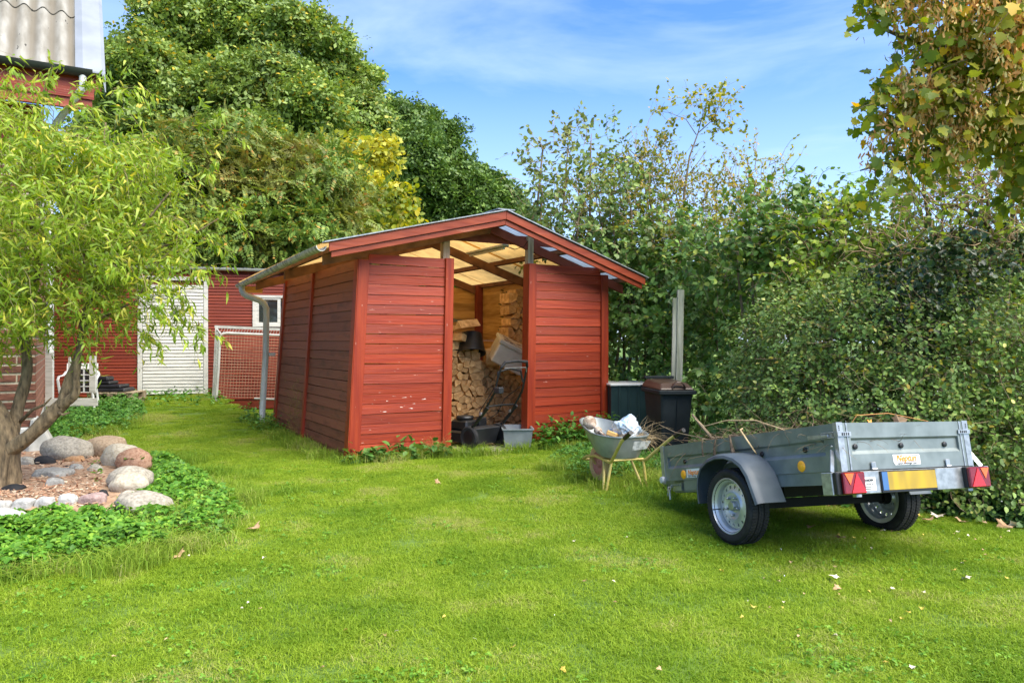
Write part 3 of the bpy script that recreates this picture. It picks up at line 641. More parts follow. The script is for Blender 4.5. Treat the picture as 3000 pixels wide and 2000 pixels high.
def text(body, size, m, parent, loc, rot, name='lettering', shear=0, ext=.0006, sx=1, bold=0.0):
    cu = bpy.data.curves.new(name, 'FONT'); cu.body = body; cu.size = size; cu.extrude = ext; cu.shear = shear; cu.align_x = 'LEFT'; cu.offset = bold; cu.resolution_u = 3
    t = bpy.data.objects.new(name, cu); COL.objects.link(t); bpy.context.view_layer.update()
    me = bpy.data.meshes.new_from_object(t); bpy.data.objects.remove(t); me.materials.clear(); me.materials.append(m)
    o = bpy.data.objects.new(name, me); COL.objects.link(o); o.parent = parent; o.location = loc; o.rotation_euler = rot; o.scale = (sx, 1, 1); return o
LGREY = mat('light_print', (.7, .7, .68), rough=.5)
for s in (-.27, .27):
    MB().tube([(.18, s, .20), (.45, s*.98, .46), (.64, s*.95, .72), (.70, s*.93, .92), (.74, s*.88, 1.04)], .014, 8).build('handle_bar', BLACKP, mw, smooth=True)
    MB().tube([(.30, s, .30), (.50, s*.99, .50), (.54, s*.99, .54)], .021, 8).build('handle_sleeve', BLACKP, mw, smooth=True)
    MB().tube([(.44, s*.9, .46), (.44, s*1.12, .46)], .02, 8).build('clamp_knob', GALVB, mw, smooth=True)
MB().tube([(.74, -.24, 1.04), (.77, -.2, 1.10), (.78, 0, 1.115), (.77, .2, 1.10), (.74, .24, 1.04)], .019, 10).build('grip', RUBBER, mw, smooth=True)
MB().tube([(.67, -.24, .84), (.66, -.21, .98), (.66, 0, 1.02), (.66, .21, .98), (.67, .24, .84)], .012, 8).build('control_bail', GRB, mw, smooth=True)
MB().tube([(.755, -.2, 1.03), (.755, .2, 1.03), (.72, .25, .96)], .006, 6).build('brake_bail', GALVB, mw, smooth=True)
MB().tube([(.50, -.26, .55), (.52, 0, .56), (.50, .26, .55)], .011, 8).build('cross_bar', BLACKP, mw, smooth=True)
MB().tube([(.10, .1, .30), (.26, .2, .42), (.34, .26, .62), (.60, .27, .78)], .005, 5).build('cable', BLACKP, mw); MB().tube([(.10, -.1, .30), (.3, -.2, .35), (.44, -.3, .5), (.66, -.27, .80)], .005, 5).build('cable', BLACKP, mw)
MB().box(.66, .76, -.29, -.21, .72, .80).build('throttle_box', GRB, mw, bevel=.01)
# grey crate
GRC = mat('grey_crate_plastic', (.16, .18, .19), (.23, .25, .26), sc=(7, 7, 7), rough=.5)
ct = empty('grey_crate', 'small open grey plastic crate on the shed floor beside the mower', 'crate', (.06, 10.05, .045), (0, 0, Rd(4)))
mb = MB(); a, b, h, w = .19, .26, .22, .006
def openbox(a, b, a1, b1, h, w):
    m = MB(); o = [(-a, -b, 0), (a, -b, 0), (a, b, 0), (-a, b, 0), (-a1, -b1, h), (a1, -b1, h), (a1, b1, h), (-a1, b1, h)]
    i = [(x*(1-w/abs(a)), y*(1-w/abs(b)), z+(w if z == 0 else 0)) for x, y, z in o]
    return m.add(o+i, [(0, 3, 2, 1), (0, 1, 5, 4), (1, 2, 6, 5), (2, 3, 7, 6), (3, 0, 4, 7), (8, 9, 10, 11), (8, 12, 13, 9), (9, 13, 14, 10), (10, 14, 15, 11), (11, 15, 12, 8), (4, 5, 13, 12), (5, 6, 14, 13), (6, 7, 15, 14), (7, 4, 12, 15)])
openbox(.165, .22, .19, .26, .24, .006).build('body', GRC, ct)
for s in ((-.20, .20, -.275, -.262), (-.20, .20, .262, .275), (-.205, -.192, -.262, .262), (.192, .205, -.262, .262)): MB().box(*s, .225, .243).build('rim', GRC, ct)
for k in range(4): MB().box(-.12+k*.075, -.112+k*.075, -.232-.0, -.224, .004, .05).build('rib', GRC, ct)
# ------------------------------------------------------------------ box trailer
tr = empty('box_trailer', 'galvanised single axle box trailer heaped with twigs, nose resting on the lawn', 'trailer', (2.187, 5.478, 0), (.0274, .1981, 1.9353))
X0, X1, YW, Z0, Z1 = -.870, 1.142, .538, .453, .738
def panel(name, a0, a1, horiz, pos, sgn, m=GALV, par=tr, end=.085):
    """pressed steel side with a recessed band; runs a0..a1 along x (horiz) or y"""
    prof = [(0, Z1), (0, .646), (-.016, .632), (-.016, .570), (0, .548), (0, Z0), (-.024, Z0), (-.024, Z1)]
    mb = MB(); 
    st = [a0, a0+end, a0+end+.001, a1-end-.001, a1-end, a1]; rows = []
    for i, a in enumerate(st):
        flat = i in (0, 1, 4, 5)
        rows.append([((a, pos+sgn*(0 if (flat and -.02 < o < 0) else o), z) if horiz else (pos+sgn*(0 if (flat and -.02 < o < 0) else o), a, z)) for o, z in prof])
    n = len(prof); vs = [v for r in rows for v in r]
    fs = [(i*n+k, i*n+(k+1) % n, (i+1)*n+(k+1) % n, (i+1)*n+k) for i in range(5) for k in range(n)] + [tuple(range(n)), tuple(range(5*n, 6*n))[::-1]]
    return mb.add(vs, fs).build(name, m, par)
panel('side_panel', X0+.03, X1-.01, True, YW, 1); panel('side_panel', X0+.03, X1-.01, True, -YW, -1)
tg = panel('tailgate', -YW+.045, YW-.045, False, X0-.002, -1, end=.05); panel('front_panel', -YW+.03, YW-.03, False, X1, 1)
for s in (1, -1):
    MB().box(X0, X0+.028, s*YW-.0, s*(YW+.004), Z0-.005, Z1+.004).box(X0-.004, X0-.0005, s*(YW-.043), s*(YW+.004), Z0-.005, Z1+.004).build('corner_post', GALVB, tr)
    MB().box(X0-.006, X0-.003, s*(YW-.075), s*(YW-.066), Z0, Z1).build('gate_rib', GALVB, tg)
    MB().box(X1-.045, X1+.004, s*YW, s*(YW+.004), Z0-.01, Z1+.003).build('corner_post', GALVB, tr)
    for z in (.722, .712, .701): MB().lathe([(0, .001), (.004, .001), (.004, 0)], 8, Matrix.Translation((X0-.0045, s*(YW-.014), z-.004)) @ Matrix.Rotation(-pi/2, 4, 'Y')).build('bolt_hole', BLACKP, tr)
    MB().lathe([(0, .006), (.008, .004), (.01, 0)], 10, Matrix.Translation((X0-.02 if 0 else X0+.06, s*(YW+.001), .60)) @ Matrix.Rotation(-s*pi/2, 4, 'X')).build('rivet', GALVB, tr)
    # latch: wire loop, plate and strap round the corner
    lt2 = MB().box(X0+.035, X0+.25, s*(YW+.003), s*(YW+.006), .655, .678).build('latch', GALVB, tr)
    MB().tube([(X0+.02, s*(YW+.014), .683), (X0+.12, s*(YW+.016), .683), (X0+.12, s*(YW+.016), .652), (X0+.02, s*(YW+.014), .652)], .0035, 6).build('latch_loop', GALVB, lt2)
    MB().box(X0+.06, X0+.12, s*(YW+.007), s*(YW+.02), .657, .677).build('latch_lever', GALVB, lt2, bevel=.003)
    MB().box(X0-.012, X0-.0065, s*(YW-.095), s*(YW+.008), .657, .683).build('latch_strap', GALVB, lt2)
    for k in range(4): MB().box(X0-.0145, X0-.0125, s*(YW-.03-.016*k), s*(YW-.024-.016*k), .662, .678).build('strap_slot', BLACKP, lt2)
    mbr = MB(); mbr.bar((X0-.0, s*(YW+.075), .446), (X0+.045, s*(YW+.012), .575), .03, .004, up=(1, 0, .2)).build('corner_brace', GALVB, tr)
MB().box(X0+.03, X1-.03, -YW+.03, YW-.03, .456, .468).build('floor', PALLET, tr)
for s in (1, -1): MB().box(X0+.06, X1-.30, s*.492, s*.532, .372, .4515).build('side_sill', GALV, tr)
bump = MB().box(-.905, -.82, -.632, .655, .312, .446).build('rear_bumper', GALVB, tr, bevel=.004)
MB().box(-.90, -.874, -.50, .50, .4475, .4515).build('gate_gap', DARK, tr)
for y in (.30, -.31): 
    MB().box(-.886, -.879, y-.018, y+.018, .458, .50).build('hinge', GALVB, tg, bevel=.003); MB().tube([(-.884, y-.02, .455), (-.884, y+.02, .455)], .008, 8).build('hinge_pin', GALVB, tg)
for y in (.46, -.45): MB().box(-.90, -.87, y-.02, y+.02, .296, .3115).build('lamp_bracket', GALVB, tr)
LRED = mat('red_lamp_lens', (.13, .002, .004), (.19, .004, .007), sc=(60, 60, 60), rough=.18, spec=.7); LBR = mat('bright_red_reflector', (.46, .006, .008), (.54, .012, .012), sc=(90, 90, 90), rough=.15, spec=.7); LAM = mat('amber_lens', (.55, .09, .006), (.62, .13, .01), sc=(60, 60, 60), rough=.2, spec=.7)
for y0, y1, sd_ in ((.618, .456, 1), (-.39, -.561, -1)):
    yo, yi = (y0, y1) if sd_ == 1 else (y1, y0)      # outer and inner edge
    lp = MB().box(-.935, -.9055, min(y0, y1)-.0, max(y0, y1)+(.03 if sd_ == 1 else 0), .314, .445).build('rear_light', BLACKP, tr, bevel=.004)
    MB().box(-.962, -.9355, min(y0, y1), max(y0, y1), .316, .442).build('lens', LRED, lp, bevel=.006)
    def tri(pts, m, nm):
        MB().add([(-.9625, y, z) for y, z in pts]+[(-.9655, y, z) for y, z in pts], [(0, 1, 2), (5, 4, 3), (0, 3, 4, 1), (1, 4, 5, 2), (2, 5, 3, 0)]).build(nm, m, lp)
    k = yi-yo; tri([(yo+k*.30, .322), (yo+k*.97, .322), (yo+k*.60, .436)], LBR, 'reflector'); tri([(yo+k*.04, .436), (yo+k*.46, .436), (yo+k*.26, .368)], LAM, 'indicator')
# number plate (the photograph blurs it), stickers
PLY = mat('blurred_yellow_plate', (.42, .28, .018), (.22, .15, .03), sc=(3, 14, 3), rough=.4, det=1, lo=.40, hi=.72); PLB = mat('blue_plate_band', (.05, .13, .30), rough=.4); WST = mat('white_sticker', (.78, .78, .76), (.70, .70, .68), sc=(30, 30, 30), rough=.4)
ORT = mat('orange_lettering', (.88, .24, .015), rough=.45); BLT = mat('black_lettering', (.02, .02, .022), rough=.5)
pf = MB().box(-.915, -.9055, -.158, .290, .312, .443).build('plate_frame', BLACKP, tr, bevel=.003)
MB().box(-.918, -.9155, -.150, .238, .328, .436).build('plate', PLY, pf); MB().box(-.918, -.9155, .2385, .282, .328, .436).build('plate_band', PLB, pf)
RE = (pi/2, 0, -pi/2)
def stick(par, name, pts, xx, m):
    n = len(pts); MB().add([(xx, y, z) for y, z in pts]+[(xx-.0015, y, z) for y, z in pts], [tuple(range(n)), tuple(range(2*n-1, n-1, -1))]+[(i, (i+1) % n, (i+1) % n+n, i+n) for i in range(n)]).build(name, m, par); return par.children[-1]
xg = X0-.002
st = stick(tg, 'sticker', [(.131, .538), (-.080, .538), (-.090, .53), (-.090, .475), (.118, .475), (.128, .49)], xg-.0005, WST)
text('Neptun', .052, ORT, tg, (xg-.0035, .108, .4985), RE, 'lettering', .3, sx=1.02, bold=.0012); text('neptun-anhaenger.com', .0165, BLT, tg, (xg-.0035, .104, .479), RE, 'lettering', .15, sx=1.05)
stick(tg, 'printed_line', [(.105, .532), (-.078, .532), (-.078, .529), (.105, .529)], xg-.0022, BLT); stick(tg, 'printed_line', [(.112, .4945), (-.075, .4945), (-.075, .4925), (.112, .4925)], xg-.0022, BLT)
stick(bump, 'sticker', [(.4545, .409), (.327, .409), (.327, .330), (.4545, .330)], -.9055, WST)
text('LERGAARDEN', .0195, BLT, bump, (-.9085, .452, .385), RE, 'lettering', .2, sx=.86, bold=.0005); text('-Bentrup .dk', .013, BLT, bump, (-.9085, .406, .3635), RE, 'lettering', .2, sx=.9)
stick(bump, 'printed_line', [(.452, .380), (.350, .380), (.350, .378), (.452, .378)], -.9072, BLT)
for y in (.437, .418): MB().tube([(-.9075, y, .3665+.0), (-.9090, y, .3665)], .007, 12).build('printed_wheel', BLT, bump)
for k, (a, b, z) in enumerate([(.450, .338, .350), (.444, .372, .338)]):
    mb = MB(); y = a
    while y > b: w_ = rnd.uniform(.003, .007); mb.box(-.9085, -.9072, y-w_, y, z, z+.005); y -= w_+.0022
    mb.build('small_print', BLT, bump)
# near side: reflectors, knobs, sticker
for x in (.828, -.53):
    rf = MB().lathe([(0, .008), (.026, .007), (.034, .003), (.036, 0)], 20, Matrix.Translation((x, YW+.0005, .495)) @ Matrix.Rotation(-pi/2, 4, 'X')).build('reflector', mat('orange_reflector', (.85, .36, .02), (.95, .45, .03), sc=(50, 50, 50), rough=.25) if 'orange_reflector' not in bpy.data.materials else bpy.data.materials['orange_reflector'], tr, smooth=True)
KN = [((x, YW-.0155, .596), -pi/2, 'X') for x in (.812, -.145, -.568)] + [((X0+.0135, y, .594), -pi/2, 'Y') for y in (.405, .038, -.329)]
for loc, a, ax in KN:
    MB().lathe([(0, .014), (.006, .015), (.016, .011), (.018, .006), (.010, .004), (.010, 0)], 14, Matrix.Translation(loc) @ Matrix.Rotation(a, 4, ax)).build('rope_knob', BLACKP, tr, smooth=True)
S2 = (pi/2, 0, pi)
MB().box(.44, .781, YW+.0005, YW+.002, .468, .535).build('sticker', WST, tr); text('Neptun', .052, ORT, tr, (.765, YW+.0025, .492), S2, 'lettering', .3, bold=.0012); text('neptun-anhaenger.com', .0165, BLT, tr, (.765, YW+.0025, .473), S2, 'lettering', .15)
MB().box(.52, .765, YW+.0022, YW+.003, .4865, .489).build('printed_line', BLT, tr)
ml = MB().lathe([(0, .028), (.026, .024), (.030, .004), (.03, 0)], 18, Matrix.Translation((1.13, YW+.002, .462)) @ Matrix.Rotation(-pi/2, 4, 'X')).build('marker_lamp', WHITEP, tr, smooth=True)
MB().box(1.10, 1.14, YW+.0, YW+.012, .43, .475).build('lamp_bracket', GALVB, tr)
# wheels
STEEL = mat('silver_wheel_paint', (.50, .51, .50), (.62, .63, .62), sc=(9, 9, 9), rough=.35, metal=.55, det=7)
def wheel(y, out, muddy=False):
    w = empty('wheel', None, None); w.parent = tr; w.location = (0, y, .257); w.rotation_euler = ((-pi/2 if out > 0 else pi/2), 0, 0)
    R0 = .256
    ty = MB().lathe([(.176, -.060), (.195, -.074), (.225, -.078), (.245, -.070), (.2535, -.055), (.2540, -.028), (.248, -.026), (.248, -.020), (.2545, -.018), (.2548, 0), (.2545, .018), (.248, .020), (.248, .026), (.2540, .028), (.2535, .055), (.245, .070), (.236, .074), (.2345, .0765), (.225, .078), (.195, .074), (.176, .060)], 64, closed=True).build('tyre', RUBBER, w, smooth=True)
    mb = MB()
    for k in range(72):
        a = 2*pi*k/72
        for z0, z1, da in ((-.066, -.030, .0), (-.017, -.001, .5), (.001, .017, 0), (.030, .066, .5)):
            aa = a+da*2*pi/72; M = Matrix.Rotation(aa, 4, 'Z'); rr = R0 if abs(z0) < .03 or abs(z1) < .05 else R0-.0005
            mb.box(.250, rr+.0015, -.0065, .0065, z0, z1, M=M)
    mb.build('tread', RUBBER, ty)
    rim = MB().lathe([(.150, -.050), (.158, -.066), (.184, -.070), (.186, -.066), (.166, -.055), (.160, .0), (.163, .045), (.172, .055), (.183, .066), (.186, .073), (.190, .072), (.186, .062), (.176, .050), (.167, .040), (.163, 0)], 48, closed=False).build('rim', STEEL, w, smooth=True)
    def zf(r): return float(np.interp(r, [0, .045, .06, .09, .10, .112, .150, .163], [.018, .018, .030, .040, .030, .028, .022, .010]))
    mb = MB(); n = 16; r0, r1, rc = .112, .150, .130
    for k in range(n):
        a0 = 2*pi*k/n; a1 = 2*pi*(k+1)/n; am = (a0+a1)/2; pr = [(r0, a0), (r0, am), (r0, a1), (rc, a1), (r1, a1), (r1, am), (r1, a0), (rc, a0)]
        hole = [(rc+.0125*cos(t), am+.0085/rc*sin(t)) for t in [pi+pi/4, pi, pi-pi/4, pi/2, pi/4, 0, -pi/4, -pi/2]]
        o = [(r*cos(a), r*sin(a), zf(r)) for r, a in pr]; h = [(r*cos(a), r*sin(a), zf(r)-.002) for r, a in hole]; h2 = [(r*cos(a), r*sin(a), zf(r)-.010) for r, a in hole]
        mb.add(o+h+h2, [(i, (i+1) % 8, (i+1) % 8+8, i+8) for i in range(8)]+[(i+8, (i+1) % 8+8, (i+1) % 8+16, i+16) for i in range(8)])
    dk = mb.build('wheel_disc', STEEL, rim, smooth=True)
    MB().lathe([(r, zf(r)) for r in (.034, .045, .052, .06, .075, .09, .095, .10, .112)], 48).lathe([(r, zf(r)) for r in (.150, .157, .163)], 48).build('wheel_dish', STEEL, rim, smooth=True)
    MB().lathe([(.034, .01), (.034, .046), (.030, .052), (0, .054)], 20).build('hub_cap', GALVB, rim, smooth=True)
    for k in range(5):
        a = 2*pi*k/5+.3; MB().lathe([(.010, .02), (.010, .052), (.006, .058), (0, .058)], 6, Matrix.Translation((.062*cos(a), .062*sin(a), 0))).build('wheel_bolt', GALVB, rim)
    MB().lathe([(.045, -.05), (.05, .012), (0, .012)], 16).build('hub', DARK, rim)
    MB().tube([(.150, .02, .03), (.172, .022, .055), (.180, .023, .075)], .004, 6).build('valve', BLACKP, rim)
    return w
wheel(.667, 1); wheel(-.667, -1)
def fender(s):
    P = [(.352, .275), (.356, .38), (.335, .47), (.28, .545), (.19, .595), (.08, .617), (-.03, .615), (-.13, .59), (-.215, .54), (-.275, .465), (-.315, .37), (-.352, .276)]
    sec = [(.540, 0), (.70, 0), (.735, -.004), (.757, -.016), (.764, -.034)]; rows = []
    for i, (x, z) in enumerate(P):
        a = P[max(i-1, 0)]; b = P[min(i+1, len(P)-1)]; nx_, nz_ = (b[1]-a[1]), -(b[0]-a[0]); l = math.hypot(nx_, nz_); nx_, nz_ = nx_/l, nz_/l
        if nz_ < 0 and nx_*x < 0: nx_, nz_ = -nx_, -nz_
        if nx_*x+nz_*(z-.25) < 0: nx_, nz_ = -nx_, -nz_
        rows.append([(x+nx_*o, s*y, z+nz_*o) for y, o in sec] + [(x+nx_*(o-.005), s*(y-.003), z+nz_*(o-.005)) for y, o in sec[::-1]])
    n = 10; mb = MB(); mb.add([v for r in rows for v in r], [(i*n+k, i*n+(k+1) % n, (i+1)*n+(k+1) % n, (i+1)*n+k) for i in range(len(P)-1) for k in range(n)]+[tuple(range(n)), tuple(range((len(P)-1)*n, len(P)*n))[::-1]])
    return mb.build('mudguard', FENDER, tr, smooth=True)
fender(1); fender(-1)
MB().box(-.035, .035, -.60, .60, .225, .29).build('axle', DARK, tr); MB().box(-.20, .22, -.42, .42, .30, .371).build('axle_bracket', DARK, tr)
for s in (1, -1): MB().bar((.80, s*.40, .43), (1.95, s*.03, .43), .05, .07).build('drawbar', GALV, tr)
MB().box(.72, 1.13, .36, .44, .352, .448).build('drawbar_bracket', GALV, tr, bevel=.004); MB().box(.98, 1.10, .441, .47, .37, .43).build('clamp_plate', GALVB, tr)
MB().tube([(1.00, .47, .415), (1.08, .50, .415), (1.10, .51, .36), (1.10, .51, .30)], .008, 8).build('clamp_handle', GALVB, tr)
cp = MB().box(1.90, 2.06, -.05, .05, .395, .475).build('coupling', GALVB, tr, bevel=.01)
MB().tube([(1.55, .16, .40), (1.55, .24, .40), (1.55, .25, .33), (1.55, .25, .28)], .008, 8).build('clamp_handle', GALVB, tr); MB().box(1.50, 1.60, .10, .17, .36, .44).build('jockey_clamp', GALVB, tr, bevel=.006)
TM = Matrix.Translation((2.187, 5.478, 0)) @ Euler((.0274, .1981, 1.9353)).to_matrix().to_4x4()
# the load: dark soil and root heap, tangle of dry stems, a few dead leaves
HEAP = mat('root_and_soil_heap', (.055, .04, .028), (.17, .125, .08), sc=(30, 30, 30), rough=.95, bump=1.0)
def hz(x, y):
    e = min(1, (X1-.03-x)/.2, (x-X0-.03)/.2, (YW-.03-abs(y))/.12); e = max(0, e)
    return .665+.06*e+.05*e*noise.noise(Vector((x*4, y*4, 1)))+.02*noise.noise(Vector((x*14, y*14, 5)))-(.05 if x < -.4 else 0)
mb = MB(lambda v: TM @ Vector(v)); mb.grid(lambda a, b: (X0+.035+a*(X1-X0-.07), -YW+.035+b*(2*YW-.07), hz(X0+.035+a*(X1-X0-.07), -YW+.035+b*(2*YW-.07))), 60, 34)
hp = mb.build('garden_waste', HEAP, smooth='all'); tag(hp, 'dark heap of roots and soil filling the trailer', 'garden waste', kind='stuff')
n = 1100; st0 = np.stack([rng.uniform(X0+.05, X1-.05, n), rng.uniform(-.5, .5, n), np.zeros(n)], 1); st0[:, 2] = [hz(a, b) for a, b, _ in st0]
dd = rng.normal(size=(n, 3))*np.array([1, 1, .28]); dd[:, 2] = np.abs(dd[:, 2])*.45
ln_ = rng.uniform(.10, .38, n)*np.where(st0[:, 0] < -.3, .6, 1)
P = sprays(st0, dd, ln_, 7, .35, .25); P = np.array([[tuple(TM @ Vector(q)) for q in p] for p in P])
V, Q = twigmesh(P, rng.uniform(.0012, .0032, n), .0006); o = rawmesh('dry_stems', V, Q, mat('dry_stem', (.09, .06, .038), (.28, .20, .12), sc=(9, 9, 9), rough=.9)); tag(o, 'tangle of dry brown stems sticking out of the trailer load', 'twigs', kind='stuff')
def stem(label, pts, r, m, loc=None):
    o = MB(lambda v: TM @ Vector(v)).tube(pts, r, 6).build('dry_stalk', m, smooth=True); return tag(o, label, 'stalk')
stem('thick pale stalk curling over the trailer side onto a rope knob', [(.35, .30, .74), (.18, .42, .80), (.05, .54, .78), (-.08, .585, .69), (-.13, .57, .61), (-.115, .55, .60)], [.004, .006, .006, .006, .005, .004], STRAW)
stem('long pale stalk arching above the middle of the trailer load', [(.95, .3, .95), (.86, .28, .88), (.6, .25, .90), (.3, .2, .87), (.05, .1, .76)], [.002, .004, .005, .005, .004], STRAW)
stem('thick dark branch poking up from the trailer front corner', [(1.28, .10, 1.02), (1.12, .12, .90), (1.0, .12, .80), (.8, .1, .72)], [.010, .014, .012, .01], TWIG)
stem('thin brown stem bent over the front of the trailer load', [(1.35, .46, .86), (1.2, .5, .93), (.95, .5, .84), (.6, .46, .76)], [.002, .004, .004, .004], TWIG)
stem('orange stem arching over the tailgate', [(-.55, .15, .72), (-.60, .10, .81), (-.62, -.15, .82), (-.66, -.45, .76)], [.002, .003, .003, .002], mat('orange_stem', (.50, .24, .08), rough=.8))
for k, (x, y, dx, r) in enumerate([(.33, .54, .02, .02), (.15, .55, -.02, .026), (.5, .545, .0, .012)]):
    pth = [(x, y-.05, .75), (x, y+.012, .75), (x+dx, y+.02, .68), (x+dx*1.5, y+.018, .62)]
    stem(['clump of roots hanging over the trailer side above the front of the mudguard', 'largest ball of roots hanging over the trailer side above the mudguard', 'thin root strand hanging over the trailer side towards the front'][k], pth, [.004, .006, r*.4, r*.7], HEAP)
DRY = mat('dry_leaf', (.36, .20, .09), (.62, .43, .25), sc=(14, 14, 14), rough=.8, perobj=.2, trans=.15); DRY2 = mat('yellow_leaf', (.62, .44, .07), (.75, .58, .14), sc=(14, 14, 14), rough=.7, perobj=.15, trans=.2); PALE = mat('pale_dry_leaf', (.62, .52, .38), (.74, .66, .52), sc=(14, 14, 14), rough=.8)
def dleaf(label, loc, size, m, rot=None, T=T_MAP, curl=.5, group=None, name='fallen_leaf', cat='leaf'):
    mb = MB(); c = rnd.uniform(.6, 1.3)*curl
    vs = [(x, y, z*2.2*c+.35*c*y*y*4*.3+.12*c*sin(5*x)) for x, y, z in T[0]]
    o = mb.add([(x*size, y*size, z*size) for x, y, z in vs], T[1]).build(name, m); o.location = loc; o.rotation_euler = rot or (rnd.uniform(-.4, .4), rnd.uniform(-.4, .4), rnd.uniform(0, 6.28)); return tag(o, label, cat, group)
dleaf('curled tan leaf standing up behind the trailer tailgate', TM @ Vector((-.78, -.02, .735)), .085, DRY, (1.3, -.5, -1.0), curl=.9)
dleaf('orange brown leaf on the load near the tailgate', TM @ Vector((-.74, .16, .73)), .08, mat('orange_leaf', (.60, .22, .05), (.7, .35, .08), sc=(14, 14, 14), rough=.8), (1.0, .2, .4))
dleaf('small dark red leaf at the left end of the tailgate', TM @ Vector((-.72, .26, .73)), .05, mat('red_leaf', (.22, .02, .02), rough=.7), (1.2, .2, .4))

# ------------------------------------------------------------------ wheelbarrow
wb = empty('wheelbarrow', 'old grey tray wheelbarrow with pale yellow tube frame and legs', 'wheelbarrow', (1.075, 7.266, 0), (0, .035, 1.924))
def ring(xr, xf, hwR, hwM, hwF, zr, zf_, n=36, xm=.15):
    out = []
    for k in range(n):
        a = 2*pi*k/n; c, s = cos(a), sin(a); c = math.copysign(abs(c)**.62, c); s = math.copysign(abs(s)**.62, s)
        x = (xr+xf)/2 + (xf-xr)/2*c; hw = float(np.interp(x, [xr, xr+(xf-xr)*.32, xf], [hwR, hwM, hwF])); t = (x-xr)/(xf-xr)
        out.append((x, hw*s, zr+(zf_-zr)*max(0, t)**1.3))
    return out
A_ = ring(-.155, .785, .262, .285, .150, .505, .630); B_ = ring(-.055, .46, .17, .185, .115, .300, .335)
lev = []
for t in (0, .12, .5, 1): lev.append([tuple(b[i]*(1-t**.9)+a[i]*t**.9 if i < 2 else b[i]*(1-t)+a[i]*t for i in range(3)) for a, b in zip(A_, B_)])
cen = (.2, 0)
inn = [[(x+(cen[0]-x)*.03, y*.97, z+.006) for x, y, z in l] for l in lev]
mb = MB(); n = 36; allr = [[(.2, 0, .300)]*0] ; vs = [v for l in lev for v in l] + [v for l in inn[::-1] for v in l]
fs = [(i*n+k, i*n+(k+1) % n, (i+1)*n+(k+1) % n, (i+1)*n+k) for i in range(7) for k in range(n)] + [tuple(range(n))[::-1], tuple(range(7*n, 8*n))]
TRAY = mat('grey_tray_steel', (.19, .215, .20), (.33, .355, .335), sc=(5, 5, 5), rough=.48, metal=.35, det=8, c3=(.30, .285, .25))
tray = mb.add(vs, fs).build('tray', TRAY, wb, smooth=True)
MB().tube([*A_, A_[0]], .009, 8, cap=False).build('tray_rim', GALV, tray, smooth=True)
# worn paper label on the rear slope of the tray
def rear(y, f): # f 0 bottom, 1 rim
    return (-.055-.10*f-.004, y*(1+.4*f), .300+.205*f)
mb = MB(); g = [[-.06, -.12, -.165][i] for i in range(3)]
mb.add([rear(-.015, .80), rear(-.155, .80), rear(-.15, .42), rear(-.02, .36)], [(0, 1, 2, 3)]).build('worn_label', mat('worn_label', (.38, .40, .38), (.72, .72, .70), sc=(30, 30, 30), rough=.8, lo=.4, hi=.55), tray)
for s in (1, -1):
    MB().tube([(-.54, s*.26, .566), (-.40, s*.25, .50), (-.08, s*.185, .285), (-.04, s*.175, .272), (.0, s*.17, .270), (.40, s*.115, .285), (.50, s*.11, .27), (.62, s*.10, .255), (.76, s*.075, .215), (.79, s*.04, .205)], .0155, 10).build('frame_tube', YELT, wb, smooth=True)
    MB().tube([(-.60, s*.264, .594), (-.47, s*.256, .534)], .0205, 12).build('grip', BLACKP, wb, smooth=True)
    MB().tube([(.16, s*.145, .268), (.10, s*.175, .14), (.045, s*.213, .0)], .0125, 8).build('leg', YELT, wb, smooth=True); MB().tube([(-.045, s*.17, .268), (-.02, s*.215, .0)], .0125, 8).build('leg', YELT, wb, smooth=True)
    MB().bar((.60, s*.062, .26), (.54, s*.045, .18), .03, .005).build('axle_bracket', YELT, wb)
MB().tube([(.79, .04, .205), (.792, 0, .203), (.79, -.04, .205)], .0155, 8).build('nose_bar', YELT, wb, smooth=True)
MB().tube([(-.035, -.175, .285), (-.035, .175, .285)], .010, 8).build('cross_tube', YELT, wb, smooth=True)
ww = empty('wheel', None, None); ww.parent = wb; ww.location = (.52, 0, .19); ww.rotation_euler = (pi/2, 0, 0)
MB().lathe([(.115, -.035), (.15, -.045), (.18, -.035), (.19, -.012), (.19, .012), (.18, .035), (.15, .045), (.115, .035)], 28, closed=True).build('tyre', mat('faded_tan_tyre', (.48, .30, .12), (.66, .46, .20), sc=(6, 6, 6), rough=.8, bump=.2), ww, smooth=True)
MB().lathe([(0, -.03), (.03, -.03), (.05, -.012), (.115, -.03), (.115, .03), (.05, .012), (.03, .03), (0, .03)], 20).build('rim', mat('pink_red_rim', (.40, .13, .10), (.52, .25, .18), sc=(12, 12, 12), rough=.7), ww, smooth=True)
BM = Matrix.Translation((1.075, 7.266, 0)) @ Euler((0, .035, 1.924)).to_matrix().to_4x4()
RUSTY = mat('dirty_rusted_metal', (.22, .14, .09), (.52, .42, .32), sc=(20, 20, 20), rough=.8, bump=.4)
def drv(a, b, prof):
    a, b = BM @ Vector(a), BM @ Vector(b); return Matrix.Translation(a) @ (b-a).to_track_quat('Z', 'Y').to_matrix().to_4x4()
ax = empty('drive_shaft', 'old drive shaft with ribbed bell joint lying in the wheelbarrow', 'car part'); M_ = drv((.47, .15, .615), (.06, .17, .50), None)
MB().lathe([(0, -.02), (.045, -.02), (.062, -.005), (.066, .02), (.070, .022), (.070, .03), (.062, .034), (.064, .05), (.058, .055), (.058, .07), (.048, .078), (.046, .09), (.034, .10), (.032, .12), (.018, .135)], 22, M_).build('bell_joint', RUSTY, ax, smooth=True)
MB().lathe([(.018, .135), (.016, .22)], 12, M_).build('shaft', RUSTY, ax, smooth=True)
